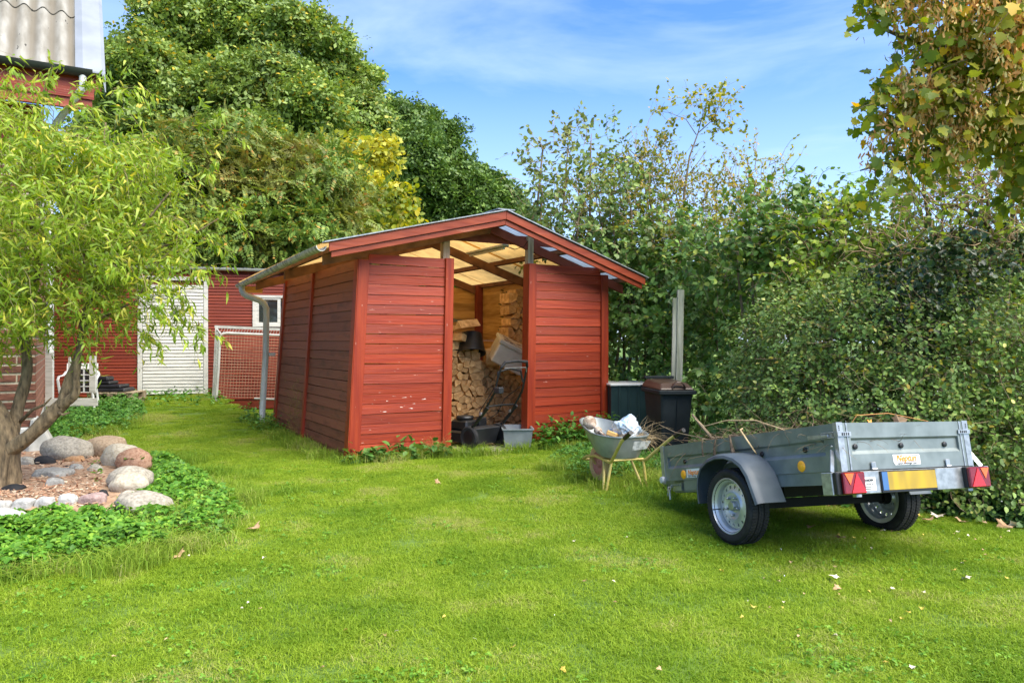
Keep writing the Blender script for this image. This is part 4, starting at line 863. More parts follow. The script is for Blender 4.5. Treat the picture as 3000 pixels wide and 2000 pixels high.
MB().lathe([(.016, .22), (.030, .225), (.026, .235), (.032, .245), (.027, .255), (.034, .265), (.028, .275), (.018, .29)], 16, M_).build('bellows', RUSTY, ax, smooth=True)
MB().lathe([(.012, .29), (.012, .44), (0, .44)], 10, M_).build('stub_axle', RUSTY, ax, smooth=True)
tag(MB().tube([BM @ Vector(p) for p in ((.50, .05, .52), (.18, .10, .47))], .028, 12).build('black_pipe', BLACKP, smooth=True), 'short black pipe lying in the wheelbarrow under the drive shaft', 'pipe')
BAG = mat('blue_white_plastic_bag', (.72, .76, .80), (.28, .42, .55), sc=(11, 11, 11), rough=.28, lo=.42, hi=.62, bump=.5, trans=.12)
bm = bmesh.new(); bmesh.ops.create_icosphere(bm, subdivisions=4, radius=1)
for v in bm.verts:
    c = v.co.copy(); f = 1+.30*noise.noise(c*1.7+Vector((4, 1, 2)))+.24*abs(noise.noise(c*3.6))+.10*noise.noise(c*8); v.co = Vector((c.x*.16*f, c.y*.115*f, max(-.5, c.z)*.125*f+.03*sin(c.x*5)))
me = bpy.data.meshes.new('plastic_bag'); bm.to_mesh(me); bm.free(); o = link('plastic_bag', me, BAG); o.location = BM @ Vector((.14, -.09, .53)); o.rotation_euler = (.2, .1, .9); tag(o, 'crumpled blue and white plastic bag in the wheelbarrow', 'bag')
tag(MB().box(-.08, .08, -.05, .05, 0, .05).build('wood_offcut', RAW, bevel=.01), 'pale wood offcut in the wheelbarrow beside the plastic bag', 'offcut'); bpy.data.objects['wood_offcut'].location = BM @ Vector((.10, .08, .49)); bpy.data.objects['wood_offcut'].rotation_euler = (.3, .2, 1.2)
n = 130; st0 = np.array([tuple(BM @ Vector((rnd.uniform(-.10, .15), rnd.uniform(-.24, .10), rnd.uniform(.47, .50)))) for _ in range(n)])
dv = (BM.to_3x3() @ Vector((-.45, -.9, .30))); P = sprays(st0, np.array(dv)[None]+rng.normal(size=(n, 3))*.42, rng.uniform(.10, .36, n), 6, .22, .25)
V, Q = twigmesh(P, .0014, .0005); tag(rawmesh('dry_straw', V, Q, STRAW), 'dry straw spilling over the back corner of the wheelbarrow', 'straw', kind='stuff')

# ------------------------------------------------------------------ bins beside the shed
bn = empty('wheelie_bin', 'black wheelie bin with brown hinged lid beside the shed corner', 'wheelie bin', (1.90, 9.40, 0), (0, 0, Rd(7)))
BINB = mat('black_bin_plastic', (.018, .022, .023), (.034, .040, .041), sc=(3, 3, 3), rough=.6, spec=.12); BRN = mat('brown_lid_plastic', (.050, .029, .018), (.085, .05, .032), sc=(5, 5, 5), rough=.35)
mb = MB(); lo_, hi_ = [(-.155, -.28), (.155, -.28), (.155, .24), (-.155, .24)], [(-.195, -.36), (.195, -.36), (.195, .33), (-.195, .33)]
mb.add([(x, y, .03) for x, y in lo_]+[(x, y, .80) for x, y in hi_], [(0, 3, 2, 1), (4, 5, 6, 7)]+[(i, (i+1) % 4, (i+1) % 4+4, i+4) for i in range(4)]).build('body', BINB, bn, bevel=.02)
MB().box(-.225, .225, -.40, .36, .775, .825).build('rim', BINB, bn, bevel=.008)
mb = MB(); r_ = [(-.215, -.375, .827), (.215, -.375, .827), (.215, .36, .827), (-.215, .36, .827)]; r2 = [(-.16, -.26, .905), (.16, -.26, .905), (.17, .30, .93), (-.17, .30, .93)]; r1 = [(-.20, -.355, .85), (.20, -.355, .85), (.205, .35, .87), (-.205, .35, .87)]
lid = mb.add(r_+r1+r2, [(0, 3, 2, 1)]+[(j*4+i, j*4+(i+1) % 4, (j+1)*4+(i+1) % 4, (j+1)*4+i) for j in range(2) for i in range(4)]+[(8, 9, 10, 11)]).build('lid', BRN, bn, bevel=.012)
MB().lathe([(.075, -.02), (.085, -.01), (.085, .03), (.075, .04)], 16, Matrix.Translation((.02, -.345, .845)) @ Matrix.Rotation(pi/2, 4, 'X'), arc=pi).build('lid_grip', BRN, lid, smooth=True)
MB().box(-.19, .19, .30, .352, .931, .965).build('lid_hinge', BINB, bn, bevel=.006); MB().tube([(-.22, .39, .84), (.22, .39, .84)], .014, 8).build('push_bar', BINB, bn)
for s in (-.19, .19): MB().lathe([(0, -.02), (.1, -.02), (.1, .02), (0, .02)], 20, Matrix.Translation((s, .26, .1)) @ Matrix.Rotation(pi/2, 4, 'Y')).build('wheel', RUBBER, bn)
for x in (0,): MB().add([(x-.004, -.305, .12), (x+.004, -.305, .12), (x+.004, -.355, .76), (x-.004, -.355, .76), (x, -.318, .12), (x, -.368, .76)], [(0, 4, 5, 3), (4, 1, 2, 5)]).build('rib', BINB, bn)
GRN = mat('dark_green_metal', (.012, .030, .030), (.022, .045, .045), sc=(4, 4, 4), rough=.38, metal=.1)
cb = empty('green_compost_box', 'dark green ribbed metal box with white rim behind the wheelie bin', 'compost box', (1.37, 10.62, 0), (0, 0, Rd(10)))
mb = MB(); xs2 = []; x = 0
while x < .95: xs2 += [(x, 0), (x+.10, 0), (x+.108, .012), (x+.128, .012)]; x += .136
fr = [(a, -b) for a, b in xs2]+[(.96, 0), (.96, .7), (0, .7)]; n = len(fr)
mb.add([(a, b, 0) for a, b in fr]+[(a, b, .785) for a, b in fr], [(i, (i+1) % n, (i+1) % n+n, i+n) for i in range(n)]+[tuple(range(n, 2*n))]).build('ribbed_body', GRN, cb)
MB().box(-.02, .98, -.03, .72, .7855, .815).build('rim', WHITEP, cb, bevel=.006)
# grey fence post in the hedge
hp_ = empty('hedge_post', 'weathered grey timber post standing in the bramble hedge', 'post', (2.105, 9.87, 0), (0, Rd(1.1), Rd(-6)))
MOSSW = mat('mossy_grey_timber', (.26, .27, .18), (.52, .50, .40), sc=(16, 16, 2.0), rough=.9, bump=.4)
MB().box(-.02, .062, -.05, .05, 0, 2.06).build('post', MOSSW, hp_, bevel=.004); MB().box(-.075, -.0215, -.03, .035, .3, 1.955).build('side_batten', MOSSW, hp_, bevel=.004)

# ------------------------------------------------------------------ red outbuilding behind
OB0 = at(597, 1155, 15.35); OB0.z = gz(OB0.x, OB0.y)
ob = empty('red_outbuilding', 'long low red boarded outbuilding with a white door, behind the lawn', 'outbuilding', OB0, (0, 0, Rd(15)))
SID = mat('red_siding', (.13, .0155, .0055), (.20, .030, .009), sc=(1.5, 9, 40), rough=.55, bump=.15, perobj=.16)
def siding(a0, a1, z0, z1, m=SID, par=ob, y=0.0, ex=.0617):
    z = z0
    while z < z1-.02:
        e = min(ex, z1-z); mb = MB(); vs = [(a0, y-.022, z), (a1, y-.022, z), (a1, y, z), (a0, y, z), (a0, y-.016, z+e*.72), (a1, y-.016, z+e*.72), (a1, y-.003, z+e*.86), (a0, y-.003, z+e*.86), (a0, y-.003, z+e-.001), (a1, y-.003, z+e-.001), (a1, y, z+e-.001), (a0, y, z+e-.001)]
        mb.add(vs, [(0, 1, 5, 4), (4, 5, 6, 7), (7, 6, 9, 8), (8, 9, 10, 11), (3, 2, 1, 0), (0, 4, 7, 8, 11, 3), (1, 2, 10, 9, 6, 5)]).build('board', m, par); z += e
siding(-4.2, -1.2, -.25, 2.46); siding(.085, .93, -.1, 2.46); siding(.93, 4.2, -.1, 1.36); siding(1.95, 4.2, 1.36, 2.0); siding(.93, 4.2, 2.0, 2.46); siding(-1.2, .085, 2.265, 2.46)
MB().box(-4.3, 4.3, .001, 3.2, -.3, 2.47).build('wall', SID, ob)
dr = MB().box(-1.115, -.0, -.030, -.001, .02, 2.18).build('door', WHITEW, ob)
z = .03
while z < 2.15:
    MB().add([(-1.11, -.050, z), (-.005, -.050, z), (-.005, -.034, z+.062), (-1.11, -.034, z+.062), (-1.11, -.031, z), (-.005, -.031, z), (-.005, -.031, z+.062), (-1.11, -.031, z+.062)], [(0, 1, 2, 3), (0, 4, 5, 1), (3, 2, 6, 7), (0, 3, 7, 4), (1, 5, 6, 2)]).build('slat', WHITEW, dr); z += .067
for a in ((-1.205, -1.12, -.05, -.002, -.05, 2.265), (.003, .082, -.05, -.002, -.05, 2.265), (-1.205, .082, -.052, -.002, 2.266, 2.345)): MB().box(*a).build('door_frame', WHITEW, ob, bevel=.004)
wn = MB().box(.95, 1.93, -.010, -.001, 1.37, 1.99).build('window', DARK, ob)
for a in ((.93, .99, 1.36, 2.0), (1.89, 1.95, 1.36, 2.0), (.99, 1.89, 1.36, 1.41), (.99, 1.89, 1.95, 2.0)): MB().box(a[0], a[1], -.05, -.011, a[2], a[3]).build('window_frame', WHITEW, wn)
for a in ((.99, 1.05, 1.41, 1.95), (1.41, 1.47, 1.41, 1.95), (1.05, 1.41, 1.41, 1.45), (1.05, 1.41, 1.91, 1.95)): MB().box(a[0], a[1], -.035, -.011, a[2], a[3]).build('sash', WHITEW, wn)
MB().box(1.05, 1.41, -.020, -.014, 1.45, 1.91).build('pane', GLASS, wn); MB().box(1.47, 1.89, -.020, -.014, 1.41, 1.95).build('pane', GLASS, wn)
g = MB(); pr = [(-.055+.055*cos(a), .055*sin(a)) for a in np.linspace(pi, 2*pi, 7)]
vs = [(x, y-.06, z+2.53-.004*x) for x in (-4.4, 4.2) for y, z in pr+[(pr[-1][0]-.006, 0), (pr[0][0]+.006, 0)]]; n = 9
g.add(vs, [(k, (k+1) % n, n+(k+1) % n, n+k) for k in range(n)]+[tuple(range(n)), tuple(range(n, 2*n))]).build('gutter', PIPE, ob, smooth=True)
MB().box(-4.4, 4.3, -.05, -.002, 2.462, 2.50).build('eave_board', REDDK, ob)
RB = mat('black_roof_sheet', (.015, .016, .017), (.035, .036, .036), sc=(4, 4, 4), rough=.6)
mb = MB(); mb.grid(lambda a, b: (-4.5+9*a, -.09+3.4*b, 2.535+.08*b*3.4+.018*(1 if (a*45 % 1) < .35 else 0)), 450, 2); mb.build('roof', RB, ob, solid=.01)
# football goal
GM = mat('white_goal_paint', (.36, .37, .34), (.50, .51, .48), sc=(9, 9, 9), rough=.45)
gA = at(627, 1160, 14.9); gl = empty('football_goal', 'small white football goal with netting beside the outbuilding wall', 'goal', (gA.x, gA.y, gz(gA.x, gA.y)), (0, Rd(2.5), Rd(4)))
hG = 1.36; wG = 1.9
MB().bar((0, 0, 0), (0, 0, hG), .085, .05, up=(1, 0, 0)).build('post', GM, gl); MB().bar((wG, 0, 0), (wG, 0, hG), .085, .05, up=(1, 0, 0)).build('post', GM, gl); MB().bar((-.0425, 0, hG+.02), (wG+.04, 0, hG+.02), .05, .05).build('crossbar', GM, gl)
pp = [(.20, -.52, -.02), (.21, -.50, .6), (.21, -.48, 1.16), (.225, -.475, 1.22), (.27, -.47, 1.255), (.34, -.47, 1.265), (wG, -.47, 1.265), (wG, -.52, -.02)]
MB().tube(pp, .026, 10).build('back_tube', GM, gl, smooth=True)
for x in (.10, wG): MB().tube([(0 if x < 1 else wG, 0, 1.33), (.21 if x < 1 else wG, -.47, 1.25)], .014, 6).build('brace_tube', GM, gl); MB().tube([(0 if x < 1 else wG, 0, .03), (.20 if x < 1 else wG, -.52, .03)], .014, 6).build('brace_tube', GM, gl)
MB().tube([(.9, -.52, .06), (wG, -.52, .06)], .018, 8).build('back_tube', GM, gl)
NET = mat('tan_net_cord', (.32, .20, .12), (.42, .29, .18), sc=(9, 9, 9), rough=.8); NETW = mat('white_net_cord', (.32, .36, .30), (.42, .45, .40), sc=(9, 9, 9), rough=.8)
mb = MB(); x = .22
while x < wG: mb.tube([(x+rnd.gauss(0, .004), -.475, 1.25), (x+rnd.gauss(0, .006), -.485, .65), (x, -.515, .06)], .0028, 3, cap=False); x += .055
z = .08
while z < 1.25: mb.tube([(.21, -.50, z), (.6, -.495, z-.012*sin(z*9)), (1.2, -.495, z+.008), (wG, -.5, z)], .0028, 3, cap=False); z += .055
mb.build('back_net', NET, gl)
mb = MB(); z = .05
while z < 1.3: mb.tube([(.0, -.01, z), (.10, -.25, z-.03), (.205, -.50, z)], .0028, 3, cap=False); z += .06
for t in np.linspace(.1, .9, 8): mb.tube([(.205*t, -.5*t, .03), (.205*t, -.5*t, 1.28)], .0028, 3, cap=False)
x = .1
while x < wG: mb.tube([(x, 0, 1.36), (x+.03, -.23, 1.27), (x+.03, -.47, 1.26)], .0028, 3, cap=False); x += .055
mb.build('side_net', NETW, gl)

# ------------------------------------------------------------------ brick house corner on the left
hs = empty('brick_house', 'brick house corner with red eaves and weathered corrugated roof, behind the willow', 'house', (-5.89, 9.5, 0), (0, 0, Rd(30)))
BRK = mat('brown_red_brick', (.075, .030, .018), (.16, .062, .036), sc=(14, 14, 40), rough=.85, bump=.5, perobj=.22); BRKLIT = mat('lit_red_brick', (.22, .085, .05), (.34, .16, .10), sc=(14, 14, 14), rough=.85, bump=.4, perobj=.2)  # gable copy is paler: light falling on that wall put into its colour
MORT = mat('lime_mortar', (.33, .28, .19), (.46, .41, .30), sc=(30, 30, 30), rough=.95, bump=.5); LIME = mat('whitewash', (.28, .28, .25), (.48, .48, .44), sc=(7, 7, 4), rough=.9, bump=.3)
MB().box(-6, -.012, .012, 5.5, .3, 4.0).build('wall', MORT, hs)
for r in range(33):
    z = .35+r*.111; off = 0 if r % 2 else .20; x = -.0
    w1 = .19 if r % 2 else .39
    for k in range(3):
        MB().box(x-w1, x, 0, .10, z, z+.082).build('brick', BRK, hs, bevel=.004); x -= w1+.018; w1 = .39
mb = MB()
for r in range(33):
    z = .35+r*.111; y = .101; w1 = .29 if r % 2 else .09
    while y < 5.4: mb.box(-.10, .001, y+.012, y+w1, z, z+.082); y += w1+.006; w1 = .39
o = mb.build('brickwork', BRKLIT, hs); o['kind'] = 'stuff'
MB().box(-6, .03, -.05, 5.5, -.1, .345, taper=.99).build('plinth', LIME, hs, bevel=.02)
mb = MB(); mb.add([(-.12, -.16, -.1), (.30, -.12, -.1), (.30, .5, -.1), (-.12, .5, -.1), (-.05, -.052, .46), (.035, -.03, .46), (.035, .3, .46), (-.05, .3, .46)], [(0, 3, 2, 1), (4, 5, 6, 7), (0, 1, 5, 4), (1, 2, 6, 5), (2, 3, 7, 6), (3, 0, 4, 7)]).build('buttress', LIME, hs, bevel=.03)
for i in range(4): MB().box(-6, .06, -.03, -.001, 3.86+i*.115, 3.86+i*.115+.11).build('board', RED, hs)
MB().box(-6, .04, -.0, 5.5, 4.001, 4.33).build('eave_wall', REDDK, hs); MB().box(-6, .60, -.49, .0, 4.335, 4.36).build('soffit', REDDK, hs)
MB().box(-6, .62, -.52, -.495, 4.34, 4.60).build('fascia_board', RED, hs); MB().box(-6, .60, -.494, -.47, 4.22, 4.338).build('fascia_board', REDF, hs)
def hzf(x, y): return 4.72+(y+.5)*1.13
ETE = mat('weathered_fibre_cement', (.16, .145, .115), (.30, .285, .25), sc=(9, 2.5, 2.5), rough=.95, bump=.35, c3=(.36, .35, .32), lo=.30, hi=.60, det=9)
def troughs(m):  # tan grime in the troughs, also painting in the shade of the corrugation
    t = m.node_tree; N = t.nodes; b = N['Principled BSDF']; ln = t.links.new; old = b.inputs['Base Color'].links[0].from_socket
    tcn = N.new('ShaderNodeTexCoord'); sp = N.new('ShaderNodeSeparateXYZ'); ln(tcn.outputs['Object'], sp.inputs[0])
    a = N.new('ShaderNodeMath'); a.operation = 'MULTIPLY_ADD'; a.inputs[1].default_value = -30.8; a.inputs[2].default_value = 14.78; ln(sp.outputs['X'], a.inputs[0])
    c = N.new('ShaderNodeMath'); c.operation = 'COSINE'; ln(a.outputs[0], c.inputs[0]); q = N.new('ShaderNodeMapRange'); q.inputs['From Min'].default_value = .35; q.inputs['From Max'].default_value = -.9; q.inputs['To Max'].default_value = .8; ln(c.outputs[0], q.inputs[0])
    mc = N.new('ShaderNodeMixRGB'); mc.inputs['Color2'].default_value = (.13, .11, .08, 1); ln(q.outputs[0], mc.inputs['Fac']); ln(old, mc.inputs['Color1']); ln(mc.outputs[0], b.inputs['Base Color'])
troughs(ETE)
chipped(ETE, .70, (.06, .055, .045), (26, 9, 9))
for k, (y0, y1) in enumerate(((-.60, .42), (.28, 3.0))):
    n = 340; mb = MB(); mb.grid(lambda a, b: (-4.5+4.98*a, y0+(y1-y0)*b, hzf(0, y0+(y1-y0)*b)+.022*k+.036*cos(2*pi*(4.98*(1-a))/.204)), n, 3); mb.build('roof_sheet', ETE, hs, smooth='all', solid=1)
MB().add([(x, y, hzf(0, y)+dz) for y in (-.62, 3.0) for x, dz in ((.42, .03), (.50, .075), (.70, .075), (.74, .03), (.745, -.16), (.735, -.16), (.70, .055), (.50, .055), (.43, .01))], [(k, (k+1) % 9, 9+(k+1) % 9, 9+k) for k in range(9)]+[tuple(range(9)), tuple(range(9, 18))]).build('verge_flashing', mat('pale_grey_flashing', (.20, .22, .25), (.26, .28, .31), sc=(3, 3, 3), rough=.45), hs)
mb = MB(); pr = [(-.60+.075*cos(a), 4.66+.085*sin(a)) for a in np.linspace(pi, 2*pi, 9)]+[(-.53, 4.66), (-.53, 4.668), (-.67, 4.668)][:1]
vs = [(x, y, z) for x in (-5, .60) for y, z in pr]; n = len(pr); mb.add(vs, [(k, (k+1) % n, n+(k+1) % n, n+k) for k in range(n)]+[tuple(range(n)), tuple(range(n, 2*n))]).build('gutter', mat('black_gutter', (.012, .014, .013), (.03, .035, .03), sc=(3, 9, 9), rough=.35), hs, smooth=True)
MB().add([(.60, -.5, 4.68), (.70, -.5, 4.70), (.70, 2.9, 8.4), (.60, 2.9, 8.4), (.60, -.5, 4.45), (.70, -.5, 4.45), (.70, 2.9, 8.2), (.60, 2.9, 8.2)], [(0, 1, 2, 3), (4, 7, 6, 5), (0, 4, 5, 1), (1, 5, 6, 2), (2, 6, 7, 3), (3, 7, 4, 0)]).build('barge_board', RED, hs)
MB().tube([(.50, -.60, 4.60), (.50, -.60, 4.45), (.42, -.5, 4.33), (.22, -.12, 4.1), (.15, .06, 3.9), (.15, .08, 1.25)], .042, 12).build('downpipe', WHITEP, hs, smooth=True)
gw = MB().box(.002, .012, .5, 1.9, 2.9, 3.9).build('window', DARK, hs)
for a in ((.5, .6, 2.9, 3.9), (1.8, 1.9, 2.9, 3.9), (.6, 1.8, 2.9, 2.98), (.6, 1.8, 3.82, 3.9), (1.17, 1.23, 2.98, 3.82)): MB().box(.013, .07, a[0], a[1], a[2], a[3]).build('window_frame', WHITEW, gw)
MB().box(.014, .02, .6, 1.17, 2.98, 3.82).build('pane', GLASS, gw); MB().box(.014, .02, 1.23, 1.8, 2.98, 3.82).build('pane', GLASS, gw)

# white frame, chair, pallets by the house corner
o3 = Vector((-7.62, 12.55, gz(-7.62, 12.55))); wf = empty('white_garden_frame', 'white upright frame with small square panes beside the house corner', 'frame', o3, (0, 0, Rd(3)))
for a in ((0, .12, -.02, .03, .2, 1.42), (.70, .80, -.02, .03, .42, 1.02), (.36, .40, -.01, .03, .42, 1.0)): MB().box(*a).build('post', WHITEW, wf, bevel=.003)
MB().box(.0, .84, -.035, .0-.0205, .20, .33).build('bottom_rail', WHITEW, wf, bevel=.006); MB().box(.03, .10, -.02, .02, -.05, .199).build('foot', GREYWOOD, wf)
for i in range(4): MB().box(.405+i*.098, .42+i*.098, -.015, .012, .42, .80).build('muntin', WHITEP, wf)
for i in range(5): MB().box(.40, .70, -.018, -.0155, .42+i*.095, .435+i*.095).build('muntin', WHITEP, wf)
MB().box(.42, .70, .013, .018, .43, .80).build('pane', GLASS, wf)
pc = empty('plastic_chair', 'white plastic garden chair with curved arms behind the willow limb', 'chair', o3+Vector((.30, .45, 0)), (0, 0, Rd(20)))
mb = MB(); mb.grid(lambda a, b: (-.24+.48*a, -.2+.4*b, .44+.03*(2*a-1)**2), 6, 6).build('seat', WHITEP, pc, solid=1, smooth='all')
mb = MB(); mb.grid(lambda a, b: (-.24+.48*a, .2+.10*b, .46+.42*b), 6, 6).build('backrest', WHITEP, pc, smooth='all')
for s in (-1, 1):
    MB().tube([(s*.25, -.22, .40), (s*.28, -.24, .62), (s*.29, -.1, .67), (s*.27, .16, .68), (s*.24, .24, .74)], .022, 8, flat=.6).build('armrest', WHITEP, pc, smooth=True)
    for y in (-.2, .2): MB().tube([(s*.22, y, .44), (s*.27, y*1.25, 0)], .022, 8).build('leg', WHITEP, pc, smooth=True)
def pallet(loc, rz_, label):
    p = empty('wooden_pallet', label, 'pallet', loc, (0, 0, rz_), 'stacked wooden pallets')
    for x in (0, .34, .68): 
        for y in (0, .5): MB().box(x, x+.10, y, y+.12, .022, .10).build('block', PALLET, p)
    for y in (0, .5): MB().box(0, .78, y, y+.12, .101, .118).build('stringer', PALLET, p); MB().box(0, .78, y, y+.12, 0, .021).build('stringer', PALLET, p)
    for x in (0, .13, .26, .40, .53, .67): MB().box(x, x+.105, -.01, .63, .119, .138).build('deck_board', PALLET, p)
    return p
q = at(251, 1192, 13.6); q.z = gz(q.x, q.y); pallet(q, Rd(6), 'lower of the two stacked pallets by the house corner'); pallet(q+Vector((.01, .02, .139)), Rd(4), 'upper pallet carrying folded black plastic')
pb = empty('black_plastic_pile', 'folded black plastic sheets and trays on the upper pallet', 'plastic trays', q+Vector((.0, .05, .278)), (0, 0, Rd(5)))
for i, (x, w_, d, h_, z) in enumerate([(-.02, .66, .5, .07, 0), (.0, .56, .44, .06, .073), (-.05, .42, .4, .06, .136), (.06, .26, .3, .08, .199)]):
    MB().box(x, x+w_, .02*i, .02*i+d, z, z+h_, taper=.95).build('tray', BLACKP, pb, bevel=.02)
# ------------------------------------------------------------------ rockery round the willow
CHIPM = mat('wood_chips_ground', (.20, .12, .07), (.42, .28, .18), sc=(25, 25, 25), rough=.95, bump=.8)
bedv = [(p.x, p.y) for p in BED]; cx_ = sum(a for a, b in bedv)/len(bedv); cy_ = sum(b for a, b in bedv)/len(bedv)
mb = MB(); n = len(bedv); vs = [(cx_, cy_, .07)]
for f, h in ((.85, .06), (1.0, -.02)): vs += [(cx_+(a-cx_)*f, cy_+(b-cy_)*f, h) for a, b in bedv]
mb.add(vs, [(0, 1+i, 1+(i+1) % n) for i in range(n)]+[(1+i, 1+n+i, 1+n+(i+1) % n, 1+(i+1) % n) for i in range(n)]); bd = mb.build('planting_bed', CHIPM, smooth='all'); tag(bd, 'low mulched bed around the willow trunk', 'planting bed', kind='structure')
n = 5200; pp_ = []
while len(pp_) < n:
    q = gp(rng.uniform(-160, 300), rng.uniform(1345, 1500)); 
    if inpoly(q.x, q.y, bedv): pp_.append((q.x, q.y, .052+abs(rng.normal())*.012))
pp_ = np.array(pp_); CH = leafmat('wood_chip', [(0, (.17, .08, .045)), (.35, (.36, .19, .11)), (.7, (.48, .32, .21)), (1, (.56, .46, .34))], trans=.0, rough=.85, vary=.2)
o = scatter('wood_chips', CH, [(0, -.2, 0), (1, -.14, .02), (1, .16, .05), (0, .2, .02), (0, -.2, -.08), (1, -.14, -.06), (1, .16, -.05), (0, .2, -.06)], [(0, 1, 2, 3), (0, 4, 5, 1), (1, 5, 6, 2), (2, 6, 7, 3), (3, 7, 4, 0)], pp_, rng.normal(size=(n, 3))*[1, 1, .2], rng.normal(size=(n, 3))*.35+[0, 0, 1], rng.uniform(.02, .055, n)); tag(o, 'orange and pale wood chips mulching the rockery', 'wood chips', kind='stuff')
def stonem(name, a, b, c=None): return mat(name, a, b, sc=(44, 44, 44), rough=.9, bump=.35, det=10, c3=c, perobj=.06, lo=.34, hi=.60, bsc=(40, 40, 40))
TAN = stonem('tan_boulder', (.23, .16, .10), (.36, .27, .18)); GRY = stonem('grey_granite', (.215, .19, .15), (.37, .335, .27), (.40, .37, .31)); CRM = stonem('cream_boulder', (0.313, 0.265, 0.190), (0.449, 0.401, 0.313))
PNK = stonem('pink_boulder', (0.231, 0.116, 0.068), (0.367, 0.224, 0.150)); PUR = stonem('mauve_stone', (0.204, 0.129, 0.116), (0.326, 0.238, 0.218)); ORS = stonem('orange_stone', (0.258, 0.129, 0.054), (0.381, 0.231, 0.122)); SLT = stonem('pale_slab_stone', (0.204, 0.197, 0.177), (0.313, 0.306, 0.279))
WGR = stonem('whitish_granite', (0.285, 0.285, 0.267), (0.422, 0.422, 0.403)); BLK = mat('black_fabric', (.008, .008, .009), (.016, .016, .018), sc=(9, 9, 9), rough=.8)
def rock(px0, px1, y0, y1, m, label, seed, ang=0, name='boulder', flat=.85, sq=.0, rotz=0, sink=.12, cat='stone', dep=.75, by=None):
    by = by or y1; g = gp((px0+px1)/2, by); Y = g.y; w = (px1-px0)*Y/F; h = (y1-y0)*Y/F*flat*1.22
    bm = bmesh.new(); bmesh.ops.create_icosphere(bm, subdivisions=4, radius=1); sv = Vector((seed*3.1, seed*1.7, seed))
    for v in bm.verts:
        c = v.co.copy()
        if sq: c = Vector([math.copysign(abs(x)**(1-sq*.62), x) for x in c])
        f = 1+.20*noise.noise(c*.9+sv)+.08*noise.noise(c*2.3+sv)+.025*noise.noise(c*6+sv)+.01*noise.noise(c*14+sv)
        v.co = Vector((c.x*w/2*f, c.y*w/2*dep*f, c.z*h/2*f))
        v.co.z = max(v.co.z, -h*.40)
    me = bpy.data.meshes.new(name); bm.to_mesh(me); bm.free()
    for p in me.polygons: p.use_smooth = True
    o = link(name, me, m); zz = g.z; o.location = (g.x, g.y+w*dep*.30, zz+h*(.5-sink)+.02); o.rotation_euler = (0, Rd(ang), Rd(rotz)); return tag(o, label, cat)
rock(226, 356, 1266, 1330, TAN, 'long smooth tan boulder on top at the back of the rockery', 1, -4, rotz=8, by=1352, flat=1.0)
rock(108, 246, 1290, 1362, GRY, 'large speckled grey boulder beside the willow trunk', 2, 3, flat=1.0)
rock(290, 402, 1300, 1374, CRM, 'cream rounded boulder between the tan and pink boulders', 3, 5, flat=.95, by=1380)
rock(336, 437, 1315, 1380, PNK, 'pinkish brown rounded boulder at the right edge of the rockery', 4, 0, flat=1.0, by=1390)
rock(298, 432, 1373, 1440, GRY, 'grey-beige boulder half hidden behind the pale tan one', 5, -3, flat=1.0, by=1446)
rock(312, 426, 1395, 1460, CRM, 'pale tan boulder in front with broken lower edge', 6, 6, flat=1.0)
rock(319, 492, 1446, 1520, GRY, 'wide flat grey stone at the front right of the rockery', 7, 4, flat=.85)
rock(226, 303, 1451, 1495, PUR, 'small mauve wedge stone between the setts and the flat stone', 8, -8, sq=.6)
rock(344, 400, 1443, 1474, GRY, 'small grey stone wedged under the pale tan boulder', 9, 0)
rock(282, 306, 1325, 1352, TAN, 'little tan stone peeping out beside the cream boulder', 10)
rock(198, 238, 1362, 1392, SLT, 'small olive grey stone behind the slab', 11, 0, sq=.4)
rock(249, 298, 1365, 1396, GRY, 'small round grey stone left of the grey-beige boulder', 12)
rock(184, 240, 1339, 1368, ORS, 'flat orange stone below the large speckled boulder', 13, -5, sq=.4)
rock(48, 98, 1341, 1378, GRY, 'blue-grey stone touching the willow trunk', 14, 0, sq=.4)
rock(94, 194, 1377, 1414, SLT, 'flat grey slab lying on the wood chips', 15, 2, sq=.85, rotz=-12)
rock(132, 178, 1405, 1440, SLT, 'small tilted slab in front of the flat grey slab', 16, 10, sq=.8, rotz=30)
for k, (a, b, c, d, lb) in enumerate([(170, 216, 1452, 1498, 'white granite sett at the right end of the edging row'), (100, 150, 1462, 1504, 'white granite sett second from the right in the edging row'), (34, 88, 1466, 1508, 'white granite sett third from the right in the edging row'), (-30, 20, 1472, 1512, 'white granite sett at the left picture edge in the edging row')]):
    rock(a, b, c, d, WGR, lb, 20+k, 0, name='granite_sett', sq=.92, rotz=rnd.uniform(-9, 9), cat='edging stone', dep=.85)
rock(-60, 50, 1494, 1560, WGR, 'big rough whitish rock below the edging setts', 27, 4, sq=.4)
rock(464, 484, 1434, 1456, TAN, 'tiny tan stone among the ground cover leaves', 28)
rock(94, 154, 1338, 1376, BLK, 'black fabric bundle beside the large speckled boulder', 30, 8, name='black_cloth', cat='cloth', sq=.3)
rock(-10, 62, 1425, 1456, BLK, 'black fabric lying at the foot of the willow', 31, -6, name='black_cloth', cat='cloth')
rock(288, 314, 1438, 1474, BLK, 'black plastic scrap between the mauve stone and the tan boulder', 32, -10, name='black_scrap', cat='scrap', sq=.5)
rock(176, 206, 1368, 1386, BLK, 'small dark clod beside the flat slab', 33, 0, name='dark_clod', cat='clod')
GC = leafmat('ground_cover_leaf', [(0, (0.058, 0.172, 0.016)), (.5, (0.103, 0.253, 0.023)), (.85, (0.167, 0.333, 0.031)), (1, (0.258, 0.414, 0.044))], trans=.3, vary=.28, bigsc=2.2)
